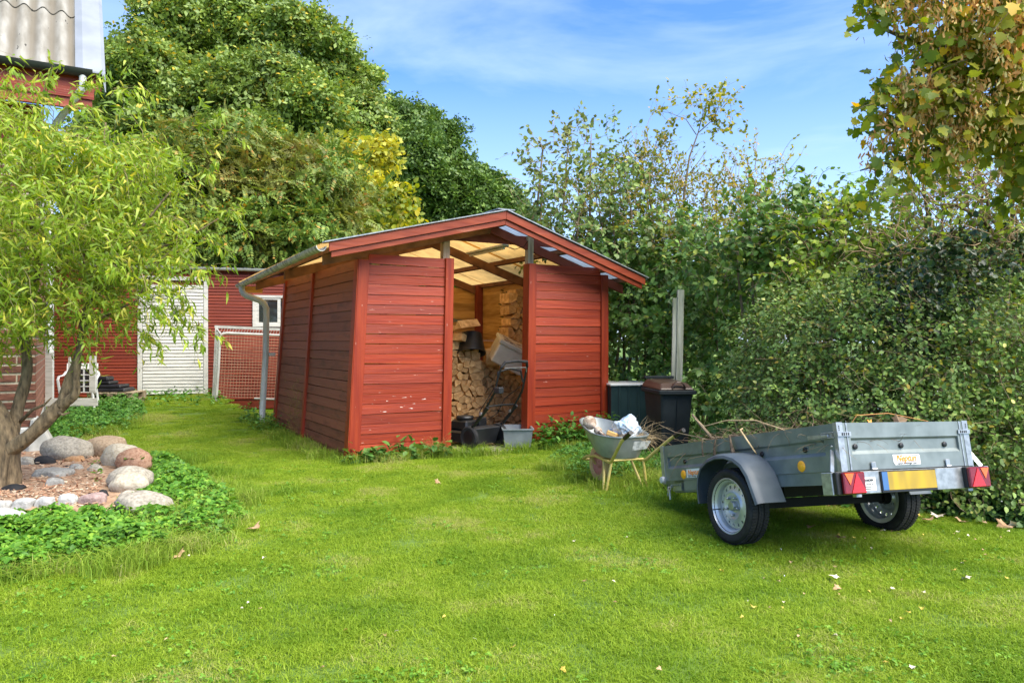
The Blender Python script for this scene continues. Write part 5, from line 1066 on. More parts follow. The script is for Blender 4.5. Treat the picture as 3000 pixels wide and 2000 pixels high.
def mound(name, px, n, size, hmax, m, T, label, cat='ground cover', jit=.06, nb=1.2):
    """leaves carpeting a patch of ground given by corners in the photograph; a domed carpet"""
    P = [gp(*q) for q in px]; pv = [(p.x, p.y) for p in P]; x0, x1 = min(a for a, b in pv), max(a for a, b in pv); y0, y1 = min(b for a, b in pv), max(b for a, b in pv); out = []
    E_ = [(Vector(pv[i]), Vector(pv[i-1])) for i in range(len(pv))]
    while len(out) < n:
        x, y = rng.uniform(x0, x1), rng.uniform(y0, y1)
        if not inpoly(x, y, pv): continue
        d = 9
        for a, b in E_:
            ab = b-a; t = max(0, min(1, (Vector((x, y))-a).dot(ab)/ab.length_squared)); d = min(d, (Vector((x, y))-a-ab*t).length)
        h = hmax*min(1, d/.16)**.6*(.65+.6*noise.noise(Vector((x*4, y*4, 2)))); out.append((x, y, gz(x, y)+max(.01, h*(rng.random()**.35))))
    P = np.array(out); d = rng.normal(size=(n, 3))*[1, 1, .35]+[0, -.25, -.1]
    o = scatter(name, m, T[0], T[1], P, d, rng.normal(size=(n, 3))*.35+[0, -.25, nb], rng.uniform(.6, 1.25, n)*size); return tag(o, label, cat, kind='stuff')
mound('ground_cover', [(300, 1522), (430, 1440), (440, 1330), (500, 1345), (600, 1395), (690, 1450), (730, 1510), (660, 1580), (560, 1600), (430, 1590)], 4200, .055, .20, GC, T_TRI, 'lush round-leaved ground cover right of the rockery boulders')
mound('ground_cover', [(-120, 1560), (60, 1530), (240, 1520), (380, 1540), (560, 1560), (520, 1620), (380, 1640), (200, 1665), (80, 1700), (-120, 1740)], 7600, .052, .19, GC, T_TRI, 'leafy ground cover in front of the edging setts')
mound('rockery_weeds', [(250, 1440), (240, 1370), (300, 1350), (330, 1400), (300, 1450)], 420, .045, .14, GC, T_TRI, 'green leaves growing between the rockery stones', 'weeds')
mound('rockery_weeds', [(60, 1340), (90, 1318), (240, 1300), (200, 1350)], 260, .05, .10, GC, T_OVAL, 'small weeds under the willow limb', 'weeds')
mound('rockery_weeds', [(190, 1440), (200, 1415), (300, 1425), (290, 1450)], 260, .03, .07, GC, T_DIA, 'feathery weeds growing through the wood chips', 'weeds')
plants('boulder_ivy', [gp(398, 1386)+Vector((0, -.02, .16)), gp(375, 1385)+Vector((0, -.02, .12)), gp(416, 1388)+Vector((0, .0, .14))], 7, .09, .05, .07, GC, T_OVAL, 'few round leaves growing over the pink boulder', 'weeds')
# weeds along walls
W2 = leafmat('weed_foliage', [(0, (0.039, 0.132, 0.018)), (.5, (0.077, 0.209, 0.028)), (1, (0.154, 0.308, 0.044))], trans=.3, vary=.3, bigsc=2.5)
mound('wall_weeds', [(150, 1330), (120, 1250), (250, 1190), (400, 1165), (430, 1215), (370, 1260), (300, 1275), (230, 1290)], 3600, .06, .30, W2, T_TRI, 'thick green weeds between the house corner and the lawn', 'weeds')
mound('wall_weeds', [(400, 1190), (400, 1150), (560, 1148), (840, 1146), (820, 1195), (620, 1190)], 2600, .07, .22, W2, T_OVAL, 'rank weeds along the foot of the red outbuilding', 'weeds')
C = [S(-.18, 2.1+.22*i)+Vector((rnd.gauss(0, .09), rnd.gauss(0, .09), 0)) for i in range(10)]
for c in C: c.z = gz(c.x, c.y)+.02
plants('wall_weeds', C[4:], 120, .22, .30, .055, W2, T_TRI, 'bushy weeds at the foot of the shed downpipe', 'weeds')
STRW = leafmat('strawberry_leaf', [(0, (0.045, 0.130, 0.023)), (.6, (0.090, 0.200, 0.035)), (1, (0.179, 0.280, 0.055))], trans=.25, vary=.2, bigsc=2)
plants('strawberry_leaves', [S(.05+.155*i, -.16+rnd.gauss(0, .03), .03) for i in range(8)], 34, .13, .25, .10, STRW, T_OVAL, 'broad strawberry-like leaves along the left front of the shed', 'plants')
C = [S(2.55+.13*i, -.20+rnd.gauss(0, .06), .02) for i in range(10)]
plants('nettle_weeds', C, 150, .17, .44, .075, W2, T_OVAL, 'jagged green weeds along the right front of the shed', 'weeds')
BRG = leafmat('dead_grass', [(0, (.30, .13, .03)), (.5, (.46, .24, .06)), (1, (.55, .36, .12))], trans=.1)
n = 260; c0 = np.array(tuple(S(1.02, -.09, .05))); P = sprays(c0+rng.normal(size=(n, 3))*[.06, .04, .02], rng.normal(size=(n, 3))*[.7, .7, .3]+[0, 0, .8], rng.uniform(.10, .27, n), 6, .4, .3); V, Q = twigmesh(P, .0016, .0006); tag(rawmesh('dead_grass_tuft', V, Q, BRG), 'orange dead grass tuft against the shed by the left doorpost', 'dead grass', kind='stuff')
n = 90; P = sprays(np.array(tuple(S(-.06, 2.25, .35)))+rng.normal(size=(n, 3))*[.05, .05, .25], rng.normal(size=(n, 3))*[.6, .6, .4]+[0, 0, 1], rng.uniform(.1, .3, n), 5, .4, .1); V, Q = twigmesh(P, .0014, .0006)
tag(rawmesh('seed_weed', V, Q, leafmat('yellow_seed_weed', [(0, (.20, .18, .03)), (1, (.34, .30, .07))], trans=.1)), 'thin yellow seeding weed against the side wall batten', 'weed', kind='stuff')

# ------------------------------------------------------------------ fallen leaves and feathers on the lawn
FL = [(738, 1556, .11, DRY, 'large tan fallen maple leaf lying left of the lawn centre'), (528, 1640, .12, DRY, 'long curled tan leaf standing in the grass below the ground cover'), (372, 1662, .07, PALE, 'pale dry leaf in the grass in front of the ground cover'), (200, 1640, .05, PALE, 'small pale leaf beside the ground cover at lower left'),
      (2452, 1705, .075, PALE, 'grey-tan curled leaf on the lawn in front of the number plate'), (2464, 1733, .07, DRY, 'tan maple leaf on the lawn below the trailer tailgate'), (2842, 1706, .09, PALE, 'large pale curled leaf on the lawn at the right edge'), (2800, 1680, .05, DRY2, 'small yellow leaf right of the trailer shadow'), (2205, 1787, .045, DRY2, 'small yellow leaf on the lawn below the trailer wheel'),
      (2455, 1585, .075, DRY, 'brown leaf lying in the shadow behind the trailer'), (2380, 1550, .07, DRY, 'pair-like tan leaf under the trailer'), (2455, 1485, .13, mat('rust_leaf', (.50, .22, .08), (.64, .36, .16), sc=(14, 14, 14), rough=.8), 'big orange brown leaf under the trailer near the far wheel'), (2430, 1478, .09, DRY, 'tan leaf next to the big orange leaf under the trailer'),
      (2720, 1532, .10, DRY, 'tan leaf at the hedge foot just right of the trailer wheel'), (2745, 1524, .10, PALE, 'pale star-shaped leaf at the hedge foot'), (2810, 1534, .09, DRY, 'curled brown leaf at the hedge foot, middle of the row'), (2700, 1520, .07, DRY2, 'yellow leaf at the hedge foot beside the trailer wheel'), (2950, 1545, .12, DRY, 'large brown leaf at the hedge foot near the right edge'), (2985, 1550, .10, PALE, 'large pale leaf at the hedge foot at the right picture edge'), (2865, 1536, .07, DRY, 'small brown leaf at the hedge foot under the nettles'),
      (1383, 1885, .035, mat('white_feather', (.8, .8, .78), rough=.7), 'white feather lying on the lawn in the foreground'), (1625, 1815, .03, bpy.data.materials['white_feather'], 'smaller white feather on the lawn'), (2290, 1620, .05, bpy.data.materials['white_feather'], 'white feather on the lawn below the trailer wheel'), (2297, 1698, .05, bpy.data.materials['white_feather'], 'white feather on the lawn in front of the trailer'),
      (1020, 1856, .04, DRY2, 'small yellow leaf in the left foreground lawn'), (1640, 1974, .045, DRY2, 'yellow-orange leaf at the bottom of the picture'), (2586, 1955, .035, DRY2, 'small pale yellow leaf at the bottom right'), (1490, 1855, .03, PALE, 'small pale leaf right of the white feather'), (950, 1967, .035, DRY, 'tiny tan leaf in the near left lawn'), (1795, 1775, .035, DRY, 'small brown twiggy leaf on the mid lawn'),
      (1275, 1420, .08, DRY, 'tan leaf in front of the shed corner weeds'), (1832, 1432, .07, DRY, 'curled tan leaf between the wheelbarrow legs'), (2110, 1680, .04, DRY2, 'yellow leaf on the lawn below the mudguard')]
for px, py, s, m, lb in FL:
    g = gp(px, py); f = 'feather' in lb; s *= .72 if py > 1600 else .9; dleaf(lb, (g.x, g.y, g.z+.022), s, m, T=T_WIL if f else T_MAP, curl=.7, name='feather' if f else 'fallen_leaf', cat='feather' if f else 'leaf', rot=(rnd.uniform(-.5, .5), rnd.uniform(-.5, .3), rnd.uniform(0, 6.3)))
for i in range(70):
    px = rng.uniform(2150, 2990) if i % 3 else rng.uniform(300, 2900); py = rng.uniform(1560, 1990) if i % 3 == 0 else 1560+rng.random()**2*330
    g = gp(px, py)
    if not inhedge(g.x, g.y): dleaf('small scattered dry leaf on the lawn', (g.x, g.y, .02), rnd.uniform(.014, .028), rnd.choice([DRY, DRY2, PALE]), T=rnd.choice([T_OVAL, T_MAP]), curl=.8, group='small dry leaves scattered on the lawn')

# ------------------------------------------------------------------ trees and bushes
def tree(name, label, cat, base, group=None): return empty(name, label, cat, base, group=group)
def local(root, o):   # crowns are given in world coordinates
    o.parent = root
    if o.name.split('.')[0] in ('crown', 'foliage', 'twigs', 'seed_keys'): o['kind'] = 'stuff'
    o.matrix_parent_inverse = Matrix.Translation(-Vector(root.location)); return o
OAK = leafmat('oak_leaf', [(0, (0.109, 0.178, 0.035)), (.5, (0.183, 0.275, 0.051)), (.93, (0.291, 0.388, 0.074)), (.99, (0.729, 0.504, 0.058))], trans=.28, big=.35, bigcol=(.12, .16, .035), bigsc=.30, vary=.22, rough=.45)
OAK2 = leafmat('dark_oak_leaf', [(0, (0.056, 0.109, 0.024)), (.5, (0.100, 0.179, 0.035)), (1, (0.167, 0.258, 0.046))], trans=.22, bigsc=.30, vary=.22, rough=.5)
FEA = leafmat('feathery_leaf', [(0, (0.090, 0.167, 0.027)), (.5, (0.149, 0.251, 0.040)), (.9, (0.260, 0.351, 0.059)), (1, (0.521, 0.251, 0.046))], trans=.3, big=.55, bigcol=(.24, .13, .035), bigsc=.55, vary=.22)
YEL = leafmat('yellow_maple_leaf', [(0, (0.257, 0.282, 0.036)), (.5, (0.492, 0.488, 0.060)), (1, (0.706, 0.604, 0.086))], trans=.4, big=.6, bigcol=(.17, .25, .03), bigsc=.5, vary=.15)
YGR = leafmat('yellow_green_leaf', [(0, (0.161, 0.216, 0.023)), (.5, (0.296, 0.336, 0.033)), (1, (0.605, 0.480, 0.056))], trans=.4, big=.7, bigcol=(.08, .15, .025), bigsc=.6, vary=.2)
def bigtree(name, label, lobes, m, ncl, per, rc, T, size, base_px, r, Y, inner=.25, cat='tree', flat=.6, bark=BARKD, droop=0, group=None, sub=None):
    b = at(base_px, 1000, Y); b.z = 0; root = tree(name, label, cat, b, group)
    foliage('crown', m, T, subl(lobes, *sub) if sub else lobes, ncl, per, rc, size, None, inner=inner, flat=flat, droop=droop, front=.45); c = bpy.context.scene.objects
    o = COL.objects[-1]; local(root, o); t = trunk(None, b, lobes, r, bark, lean=(0, 0)); local(root, t); return root
# great oak at the left: many bulging lobes
L1 = lob((570, 140, 33, 165, 110), (700, 150, 34, 210, 140), (880, 170, 33, 150, 130), (470, 260, 31, 170, 130), (640, 330, 31, 200, 120), (830, 330, 31, 190, 120), (960, 300, 33, 100, 100), (1050, 245, 34, 70, 50), (1065, 345, 33, 70, 80), (400, 420, 31, 130, 150), (410, 190, 33, 80, 80), (560, 470, 30, 200, 110), (760, 470, 30, 200, 100), (960, 430, 32, 130, 90), (350, 600, 31, 130, 130), (540, 600, 31, 120, 100), (600, 70, 36, 130, 50))
bigtree('oak_tree', 'tall broad green oak filling the sky at the left', L1, OAK, 4300, 7, .26, T_CLU, .40, 700, .5, 33, inner=.08, sub=(11, .40))
L2 = lob((1180, 390, 46, 80, 90), (1250, 430, 46, 105, 105), (1340, 540, 45, 95, 90), (1415, 580, 44, 75, 75), (1220, 345, 47, 55, 40), (1180, 500, 44, 140, 130), (1310, 620, 44, 130, 110), (1440, 620, 44, 80, 90), (1120, 420, 46, 80, 110), (1100, 620, 45, 120, 130), (1480, 690, 45, 90, 90), (1230, 700, 46, 220, 120))
bigtree('oak_tree', 'dark green oak behind the shed roof, stepping down to the right', L2, OAK2, 2500, 7, .32, T_CLU, .50, 1270, .6, 46, inner=.08, sub=(11, .42))
L3 = lob((700, 480, 21, 150, 110), (640, 560, 20.5, 130, 110), (800, 560, 21, 150, 110), (920, 560, 21, 130, 100), (700, 690, 20, 150, 110), (860, 690, 20.5, 160, 110), (960, 680, 21, 90, 110), (580, 470, 20, 110, 90), (560, 640, 20, 100, 130), (640, 420, 22, 70, 50), (960, 470, 22, 60, 60))
bigtree('locust_tree', 'feathery green tree with orange-tinged fronds behind the outbuilding', L3, FEA, 900, 9, .30, T_PIN, .42, 780, .22, 20.5, inner=.15, droop=.35, sub=(7, .42))
L4 = lob((1010, 470, 25, 60, 60), (1090, 480, 25, 70, 60), (1060, 560, 24.5, 95, 60), (980, 420, 25.5, 26, 26), (1120, 430, 25, 40, 30), (1030, 420, 25, 30, 30))
bigtree('yellow_maple', 'small maple turned bright yellow behind the shed roof', L4, YEL, 300, 9, .17, T_MAP, .17, 1050, .10, 25, inner=.3, sub=(6, .35))
L5 = lob((1080, 640, 23.5, 110, 75), (1150, 590, 23.5, 60, 60), (1010, 650, 23, 70, 70), (1140, 680, 23, 80, 50), (1080, 730, 23, 130, 60), (1190, 640, 24, 40, 40))
bigtree('hazel_bush', 'yellow-green bush below the yellow maple, above the shed roof', L5, YGR, 360, 8, .20, T_OVAL, .19, 1080, .10, 23.3, inner=.3, cat='bush')
# hazy far trees closing the gaps low down
FARL = lob((150, 820, 60, 300, 130), (500, 800, 60, 300, 120), (900, 800, 60, 320, 110), (1300, 820, 60, 300, 110), (1700, 850, 60, 300, 100), (2100, 870, 60, 300, 110), (2600, 850, 60, 400, 130), (3100, 830, 60, 300, 150))
c_, u_ = shell(FARL, 1300, .1); n = 1300*6; o = scatter('distant_trees', OAK2, T_CLU[0], T_CLU[1], np.repeat(c_, 6, 0)+rng.normal(size=(n, 3))*.8, rng.normal(size=(n, 3)), rng.normal(size=(n, 3))*.5+[0, -.3, 1], rng.uniform(.8, 1.4, n)*1.1); tag(o, 'far line of dark trees beyond the garden', 'distant trees', kind='stuff')

# --- the corkscrew willow
WIL = leafmat('willow_leaf', [(0, (0.158, 0.273, 0.026)), (.5, (0.277, 0.394, 0.042)), (.85, (0.410, 0.483, 0.057)), (1, (0.696, 0.597, 0.103))], trans=.42, big=.45, bigcol=(.28, .37, .04), bigsc=.9, vary=.2, rough=.38)
wbase = gp(18, 1438); wl = tree('corkscrew_willow', 'corkscrew willow with bright curling leaves and a low forked trunk', 'tree', wbase)
mb = MB()
def A(px, py, Y): return at(px, py, Y)
bark_tube(mb, [A(2, 1460, 7.15), A(6, 1420, 7.15), A(12, 1370, 7.15), A(18, 1320, 7.15), A(24, 1275, 7.17)], [.19, .14, .112, .108, .112], 40, 8, .12)
bark_tube(mb, [A(28, 1300, 7.16), A(2, 1230, 7.15), A(-50, 1150, 7.1), A(-110, 1040, 7.0), A(-150, 900, 6.9), A(-160, 700, 6.9)], [.105, .09, .075, .06, .045, .02], 24)
bark_tube(mb, [A(32, 1310, 7.14), A(75, 1285, 7.1), A(115, 1250, 7.08), A(160, 1205, 7.1), A(185, 1180, 7.12), A(192, 1150, 7.15), A(205, 1110, 7.2), A(222, 1075, 7.2), A(232, 1020, 7.2), A(240, 960, 7.2), A(262, 860, 7.2), A(250, 740, 7.25), A(275, 600, 7.3), A(300, 450, 7.35), A(310, 360, 7.4)], [.085, .068, .062, .060, .058, .048, .047, .045, .030, .027, .024, .02, .016, .011, .006], 24)
bark_tube(mb, [A(180, 1185, 7.1), A(205, 1170, 7.08), A(222, 1150, 7.06), A(222, 1110, 7.05), A(228, 1060, 7.05), A(236, 1000, 7.05), A(250, 900, 7.0), A(330, 780, 6.9), A(420, 660, 6.8), A(500, 560, 6.8)], [.05, .042, .034, .032, .028, .025, .02, .016, .011, .006], 18)
bark_tube(mb, [A(30, 1290, 7.18), A(50, 1200, 7.3), A(80, 1080, 7.4), A(70, 940, 7.5), A(110, 780, 7.5), A(90, 600, 7.5), A(120, 400, 7.5), A(130, 260, 7.5)], [.07, .05, .045, .04, .03, .022, .014, .006], 18)
mb.tube([A(60, 1235, 7.25), A(95, 1200, 7.2), A(130, 1185, 7.15), A(150, 1165, 7.1)], [.02, .016, .012, .006], 6)
mb.tube([A(250, 900, 7.1), A(340, 820, 7.2), A(430, 740, 7.2), A(560, 690, 7.2), A(640, 640, 7.2)], [.02, .014, .011, .008, .004], 6)
mb.tube([A(240, 960, 7.1), A(320, 920, 7.0), A(400, 880, 6.9), A(470, 760, 6.9), A(520, 720, 6.9)], [.015, .012, .009, .006, .004], 6)
mb.tube([A(165, 1205, 7.08), A(185, 1215, 7.06), A(203, 1208, 7.05)], [.02, .012, .006], 6)
local(wl, mb.build('trunk', BARK, smooth='all'))
WL = lob((50, 470, 7.2, 180, 110), (240, 480, 7.3, 150, 100), (370, 500, 7.2, 120, 90), (120, 600, 7.1, 260, 150), (360, 610, 7.0, 150, 110), (480, 620, 7.0, 90, 95), (60, 780, 7.0, 220, 160), (280, 750, 7.0, 190, 110), (450, 720, 7.0, 100, 70), (50, 930, 7.2, 140, 85), (280, 890, 7.2, 160, 80), (-150, 500, 7.2, 200, 300), (-140, 780, 7.2, 130, 200), (400, 810, 7.0, 80, 50))
WL[:, 3] *= 1.0; WL[:, 4] = np.minimum(WL[:, 4], 1.0)*1.1
c_, u_ = shell(WL, 900, .4, r0=.75, r1=1.0)
P = sprays(c_, u_*.7+rng.normal(size=c_.shape)*.6+[0, 0, .65], rng.uniform(.3, .8, len(c_)), 8, .5, .45)
V, Q = twigmesh(P, rng.uniform(.002, .005, len(P)), .0008); local(wl, rawmesh('twigs', V, Q, mat('willow_twig', (.16, .13, .05), (.30, .24, .11), sc=(9, 9, 9), rough=.7)))
pp2, dd2 = along(P, 24, .03); n = len(pp2); hang = rng.normal(size=(n, 3))*.75+dd2*.5+[0, 0, -.5]
o = scatter('crown', WIL, T_WIL[0], T_WIL[1], pp2, hang, rng.normal(size=(n, 3))*.6+[0, -.3, .3], np.stack([rng.uniform(.06, .115, n), rng.uniform(.085, .14, n), rng.uniform(.08, .35, n)], 1)); local(wl, o)
# single twigs reaching out of the crown
TP = [((640, 620, 7.0), (1, 0, .25), .4), ((560, 380, 7.0), (1, 0, .5), .55), ((330, 260, 7.3), (1, 0, .2), .5), ((130, 260, 7.4), (.3, 0, 1), .4), ((100, 300, 7.4), (.1, 0, 1), .3), ((30, 290, 7.3), (-.2, 0, 1), .4), ((200, 330, 7.3), (.4, 0, .6), .4), ((470, 850, 7.0), (1, 0, .1), .5), ((560, 800, 7.0), (1, 0, .2), .45), ((580, 940, 7.0), (.2, 0, -1), .35), ((500, 900, 7.0), (.8, 0, -.5), .45), ((400, 960, 7.0), (.7, 0, -.4), .4), ((590, 700, 7.0), (1, 0, 0), .4), ((600, 500, 7.0), (1, 0, .3), .35), ((420, 900, 6.95), (1, 0, -.2), .5), ((240, 250, 7.3), (.4, 0, .7), .35)]
st_ = np.repeat(np.array([tuple(A(*a)) for a, b, c in TP]), 4, 0); dr_ = np.repeat(np.array([b for a, b, c in TP], float), 4, 0)+rng.normal(size=(len(TP)*4, 3))*.22; P = sprays(st_, dr_, np.repeat([c for a, b, c in TP], 4)*rng.uniform(.6, 1.1, len(TP)*4), 8, .35, .3)
V, Q = twigmesh(P, .003, .001); local(wl, rawmesh('twigs', V, Q, bpy.data.materials['willow_twig'])); pp2, dd2 = along(P, 15, .012); n = len(pp2)
local(wl, scatter('crown', WIL, T_WIL[0], T_WIL[1], pp2, rng.normal(size=(n, 3))*.45+dd2*.5+[0, 0, -.8], rng.normal(size=(n, 3))*.6+[0, -.3, .3], np.stack([rng.uniform(.07, .12, n), rng.uniform(.1, .15, n), rng.uniform(.05, .22, n)], 1)))

# --- hedge and bushes on the right
def bush(name, label, lobes, m, nsp, length, nleaf, T, size, base, cat='bush', inner=.3, droop=.4, tw=(.003, .001), twm=TWIG, wander=.4, up=.3, nb=.8, stems=True, stuff=False, leafdir=.5, front=0, jit=.02):
    root = tree(name, label, cat, base)
    c_, u_ = shell(lobes, nsp, inner, front=front); P = sprays(c_, u_*.8+rng.normal(size=c_.shape)*.5+[0, 0, up], rng.uniform(.6, 1.2, nsp)*length, 6, wander, droop)
    V, Q = twigmesh(P, rng.uniform(.6, 1.3, nsp)*tw[0], tw[1])
    if nleaf:
        p, d = along(P, nleaf, jit); n = len(p); uu = np.repeat(u_, nleaf, 0)
        local(root, scatter('foliage', m, T[0], T[1], p, d*leafdir+rng.normal(size=(n, 3))*.6+uu*.4+[0, 0, -.15], uu*.8+rng.normal(size=(n, 3))*.42+[0, -.15, nb], rng.uniform(.6, 1.2, n)*size))
    local(root, rawmesh('twigs', V, Q, twm))
    if stems:
        b = Vector(base); mb = MB()
        for q in lobes:
            e = Vector(q[:3]); b2 = b.lerp(Vector((e.x, e.y, 0)), .75); mid = b2.lerp(e, .5)+Vector((rnd.gauss(0, .15), rnd.gauss(0, .15), 0)); mb.tube([b2+Vector((0, 0, -.05)), mid, e, e+Vector((rnd.gauss(0, .1), 0, q[5]*.7))], [.03, .022, .014, .004], 6)
        local(root, mb.build('stems', TWIG, smooth='all'))
    return root
BRA = leafmat('bramble_leaf', [(0, (0.064, 0.133, 0.026)), (.5, (0.114, 0.223, 0.042)), (.9, (0.187, 0.312, 0.067)), (1, (0.460, 0.465, 0.067))], trans=.22, big=.3, bigcol=(.10, .19, .05), bigsc=.8, vary=.3, rough=.4)
HAZ = leafmat('round_grey_green_leaf', [(0, (0.084, 0.149, 0.041)), (.5, (0.149, 0.238, 0.058)), (1, (0.267, 0.342, 0.082))], trans=.3, big=.8, bigcol=(.26, .24, .07), bigsc=.45, vary=.2, rough=.42)
TWY = leafmat('thin_yellow_green_leaf', [(0, (0.115, 0.161, 0.023)), (.5, (0.258, 0.276, 0.036)), (.85, (0.438, 0.391, 0.044)), (1, (0.541, 0.322, 0.054))], trans=.4, bigsc=.7, vary=.25)
LIT = leafmat('light_green_leaf', [(0, (0.118, 0.209, 0.026)), (.5, (0.217, 0.329, 0.041)), (1, (0.436, 0.508, 0.070))], trans=.38, bigsc=.7, vary=.25)
SNO = leafmat('snowberry_leaf', [(0, (0.093, 0.171, 0.036)), (.5, (0.172, 0.284, 0.056)), (.92, (0.307, 0.433, 0.089)), (1, (0.692, 0.615, 0.162))], trans=.22, big=.35, bigcol=(.10, .15, .045), bigsc=1.1, vary=.3, rough=.42)
NET_ = leafmat('nettle_leaf', [(0, (0.027, 0.072, 0.019)), (.6, (0.054, 0.126, 0.028)), (1, (0.094, 0.180, 0.037))], trans=.2, vary=.25)
DT = mat('dry_twig', (.22, .14, .07), (.46, .34, .20), sc=(9, 9, 9), rough=.85)
# tall round-leaved bush behind the shed
bush('hazel_tree', 'tall bush with round grey-green leaves rising behind the shed roof', lob((1660, 480, 12.5, 110, 90), (1730, 440, 12.5, 90, 70), (1590, 570, 12.2, 70, 60), (1700, 590, 12, 150, 90), (1560, 640, 12.4, 70, 50), (1790, 520, 12.5, 90, 80), (1680, 690, 11.8, 150, 80), (1850, 620, 12, 110, 110), (1800, 700, 12, 140, 100), (1590, 440, 12.5, 40, 40)), HAZ, 360, .55, 10, T_OVAL, .09, at(1720, 1280, 12)*1, droop=.2, tw=(.005, .0015), twm=DT)
bush('twiggy_bush', 'sparse bush of tan twigs with yellow-green tips against the sky', lob((1900, 560, 12.6, 110, 90), (1990, 600, 12.8, 110, 110), (2100, 600, 12.6, 110, 90), (2200, 520, 12.4, 80, 70), (2250, 560, 12.4, 50, 80), (1880, 470, 12.7, 60, 60), (2060, 700, 12.3, 200, 90), (2270, 640, 12.3, 90, 70), (1760, 640, 12.3, 110, 100)), TWY, 820, .55, 11, T_DIA, .070, at(2050, 1280, 12.5)*1, droop=.0, up=.7, tw=(.006, .002), twm=DT, wander=.55, cat='bush')
# one thin stem standing high above it
root = tree('slender_sapling', 'slender bent sapling with a thin yellow-leaved top high against the sky', 'tree', at(2010, 1280, 12.4)*1)
mb = MB(); mb.tube([A(1990, 900, 12.4), A(2000, 700, 12.4), A(2005, 560, 12.4), A(2020, 460, 12.4), A(2045, 390, 12.4), A(2090, 350, 12.4), A(2140, 370, 12.4)], [.03, .026, .02, .014, .010, .007, .003], 6)
for pts in ([(2040, 395), (2010, 350), (1960, 330), (1910, 325)], [(2090, 350), (2110, 300), (2160, 290)], [(2045, 390), (2060, 330), (2050, 280)], [(2000, 560), (1960, 470), (1945, 400)], [(2010, 520), (2050, 470), (2070, 440)]): mb.tube([A(x, y, 12.4) for x, y in pts], [.008, .006, .004, .002][:len(pts)], 5)
local(root, mb.build('trunk', TWIG, smooth='all'))
LS = lob((2010, 300, 12.4, 70, 35), (2090, 290, 12.4, 80, 40), (2060, 340, 12.4, 70, 30), (1940, 325, 12.4, 45, 20), (2140, 340, 12.4, 40, 40), (1960, 420, 12.4, 40, 40), (2120, 380, 12.4, 50, 15)); LS[:, 4] *= .8
c_, u_ = shell(LS, 95, .6); P = sprays(c_, rng.normal(size=c_.shape)+[0, 0, .3], rng.uniform(.15, .4, 95), 6, .4, .1); V, Q = twigmesh(P, .003, .001); local(root, rawmesh('twigs', V, Q, TWIG)); p, d = along(P, 7, .02); n = len(p)
local(root, scatter('foliage', TWY, T_OVAL[0], T_OVAL[1], p, d+rng.normal(size=(n, 3))*.6, rng.normal(size=(n, 3))*.5+[0, -.4, .7], rng.uniform(.05, .085, n)))
# bramble bank
bush('bramble_bush', 'dense dark bramble bank between the shed and the grey post', lob((1850, 780, 12.3, 140, 110), (1990, 760, 11.7, 150, 110), (1840, 900, 12.2, 120, 110), (1960, 900, 11.5, 130, 110), (1850, 1020, 12.1, 140, 90), (2100, 860, 11.0, 120, 130), (1990, 1040, 11.5, 120, 80), (2160, 1000, 10.6, 110, 120), (1740, 760, 12.6, 130, 90), (2110, 1120, 10.2, 100, 80), (2160, 1200, 9.4, 110, 100)), BRA, 1000, .5, 7, T_TRI, .125, Vector((2.3, 11.5, 0)), droop=.5, tw=(.004, .0015), inner=.2)
bush('bramble_bush', 'bramble shoots climbing above the hedge right of the grey post', lob((2200, 700, 9.8, 110, 90), (2300, 640, 9.8, 90, 80), (2380, 600, 9.6, 70, 60), (2160, 780, 9.8, 130, 100), (2330, 760, 9.4, 130, 100), (2420, 700, 9.4, 90, 80), (2440, 620, 9.3, 50, 50)), BRA, 420, .5, 8, T_OVAL, .098, Vector((3.2, 9.9, 0)), droop=.3, tw=(.004, .0015))
bush('elder_bush', 'light green bush with long leaves above the hedge', lob((2480, 720, 8.8, 120, 110), (2550, 660, 8.8, 90, 60), (2440, 830, 8.6, 160, 90), (2600, 780, 8.7, 150, 90), (2540, 590, 8.8, 40, 30)), LIT, 480, .45, 8, T_OVAL, .085, Vector((4.1, 8.8, 0)), droop=.2, tw=(.005, .0015), twm=DT)
# snowberry hedge, the big dense mass
SL = lob((2230, 1120, 8.6, 95, 120), (2310, 1000, 8.2, 130, 110), (2290, 1180, 7.9, 120, 120), (2430, 1000, 7.6, 170, 130), (2420, 1180, 7.3, 160, 130), (2570, 1010, 7.3, 170, 140), (2560, 1190, 7.0, 170, 130), (2720, 1050, 7.0, 170, 150), (2700, 1240, 6.7, 170, 140), (2860, 1080, 6.8, 160, 160), (2840, 1280, 6.5, 160, 140), (2990, 1120, 6.6, 160, 170), (2980, 1320, 6.3, 150, 140), (2300, 1300, 7.6, 120, 80), (2450, 1320, 7.1, 130, 80), (2600, 1350, 6.8, 140, 80), (2760, 1400, 6.5, 140, 80), (2560, 880, 7.8, 150, 60), (2380, 900, 8.2, 130, 60), (2780, 900, 7.5, 150, 90), (2950, 930, 7.2, 150, 120), (3120, 1200, 6.4, 160, 260), (2900, 1430, 6.25, 130, 60))
bush('snowberry_hedge', 'dense small-leaved hedge behind the trailer', SL, SNO, 4300, .28, 13, T_OVAL, .045, Vector((4.0, 7.4, 0)), cat='hedge', droop=.45, tw=(.0022, .001), inner=.15, nb=.9, jit=.03)
bush('climbing_vine', 'straggling tan shoots and yellow leaves poking out of the hedge face', SL[2:], TWY, 420, .42, 3, T_OVAL, .050, Vector((4.3, 7.6, 0)), cat='climber', droop=.25, tw=(.003, .0015), twm=DT, inner=0, up=.25, wander=.6, stems=False, front=.1)
n = 420; c_, u_ = shell(SL, n, 0, r0=.98, r1=1.06); bm_ = [(1, 0, 0), (-1, 0, 0), (0, 1, 0), (0, -1, 0), (0, 0, 1), (0, 0, -1)]
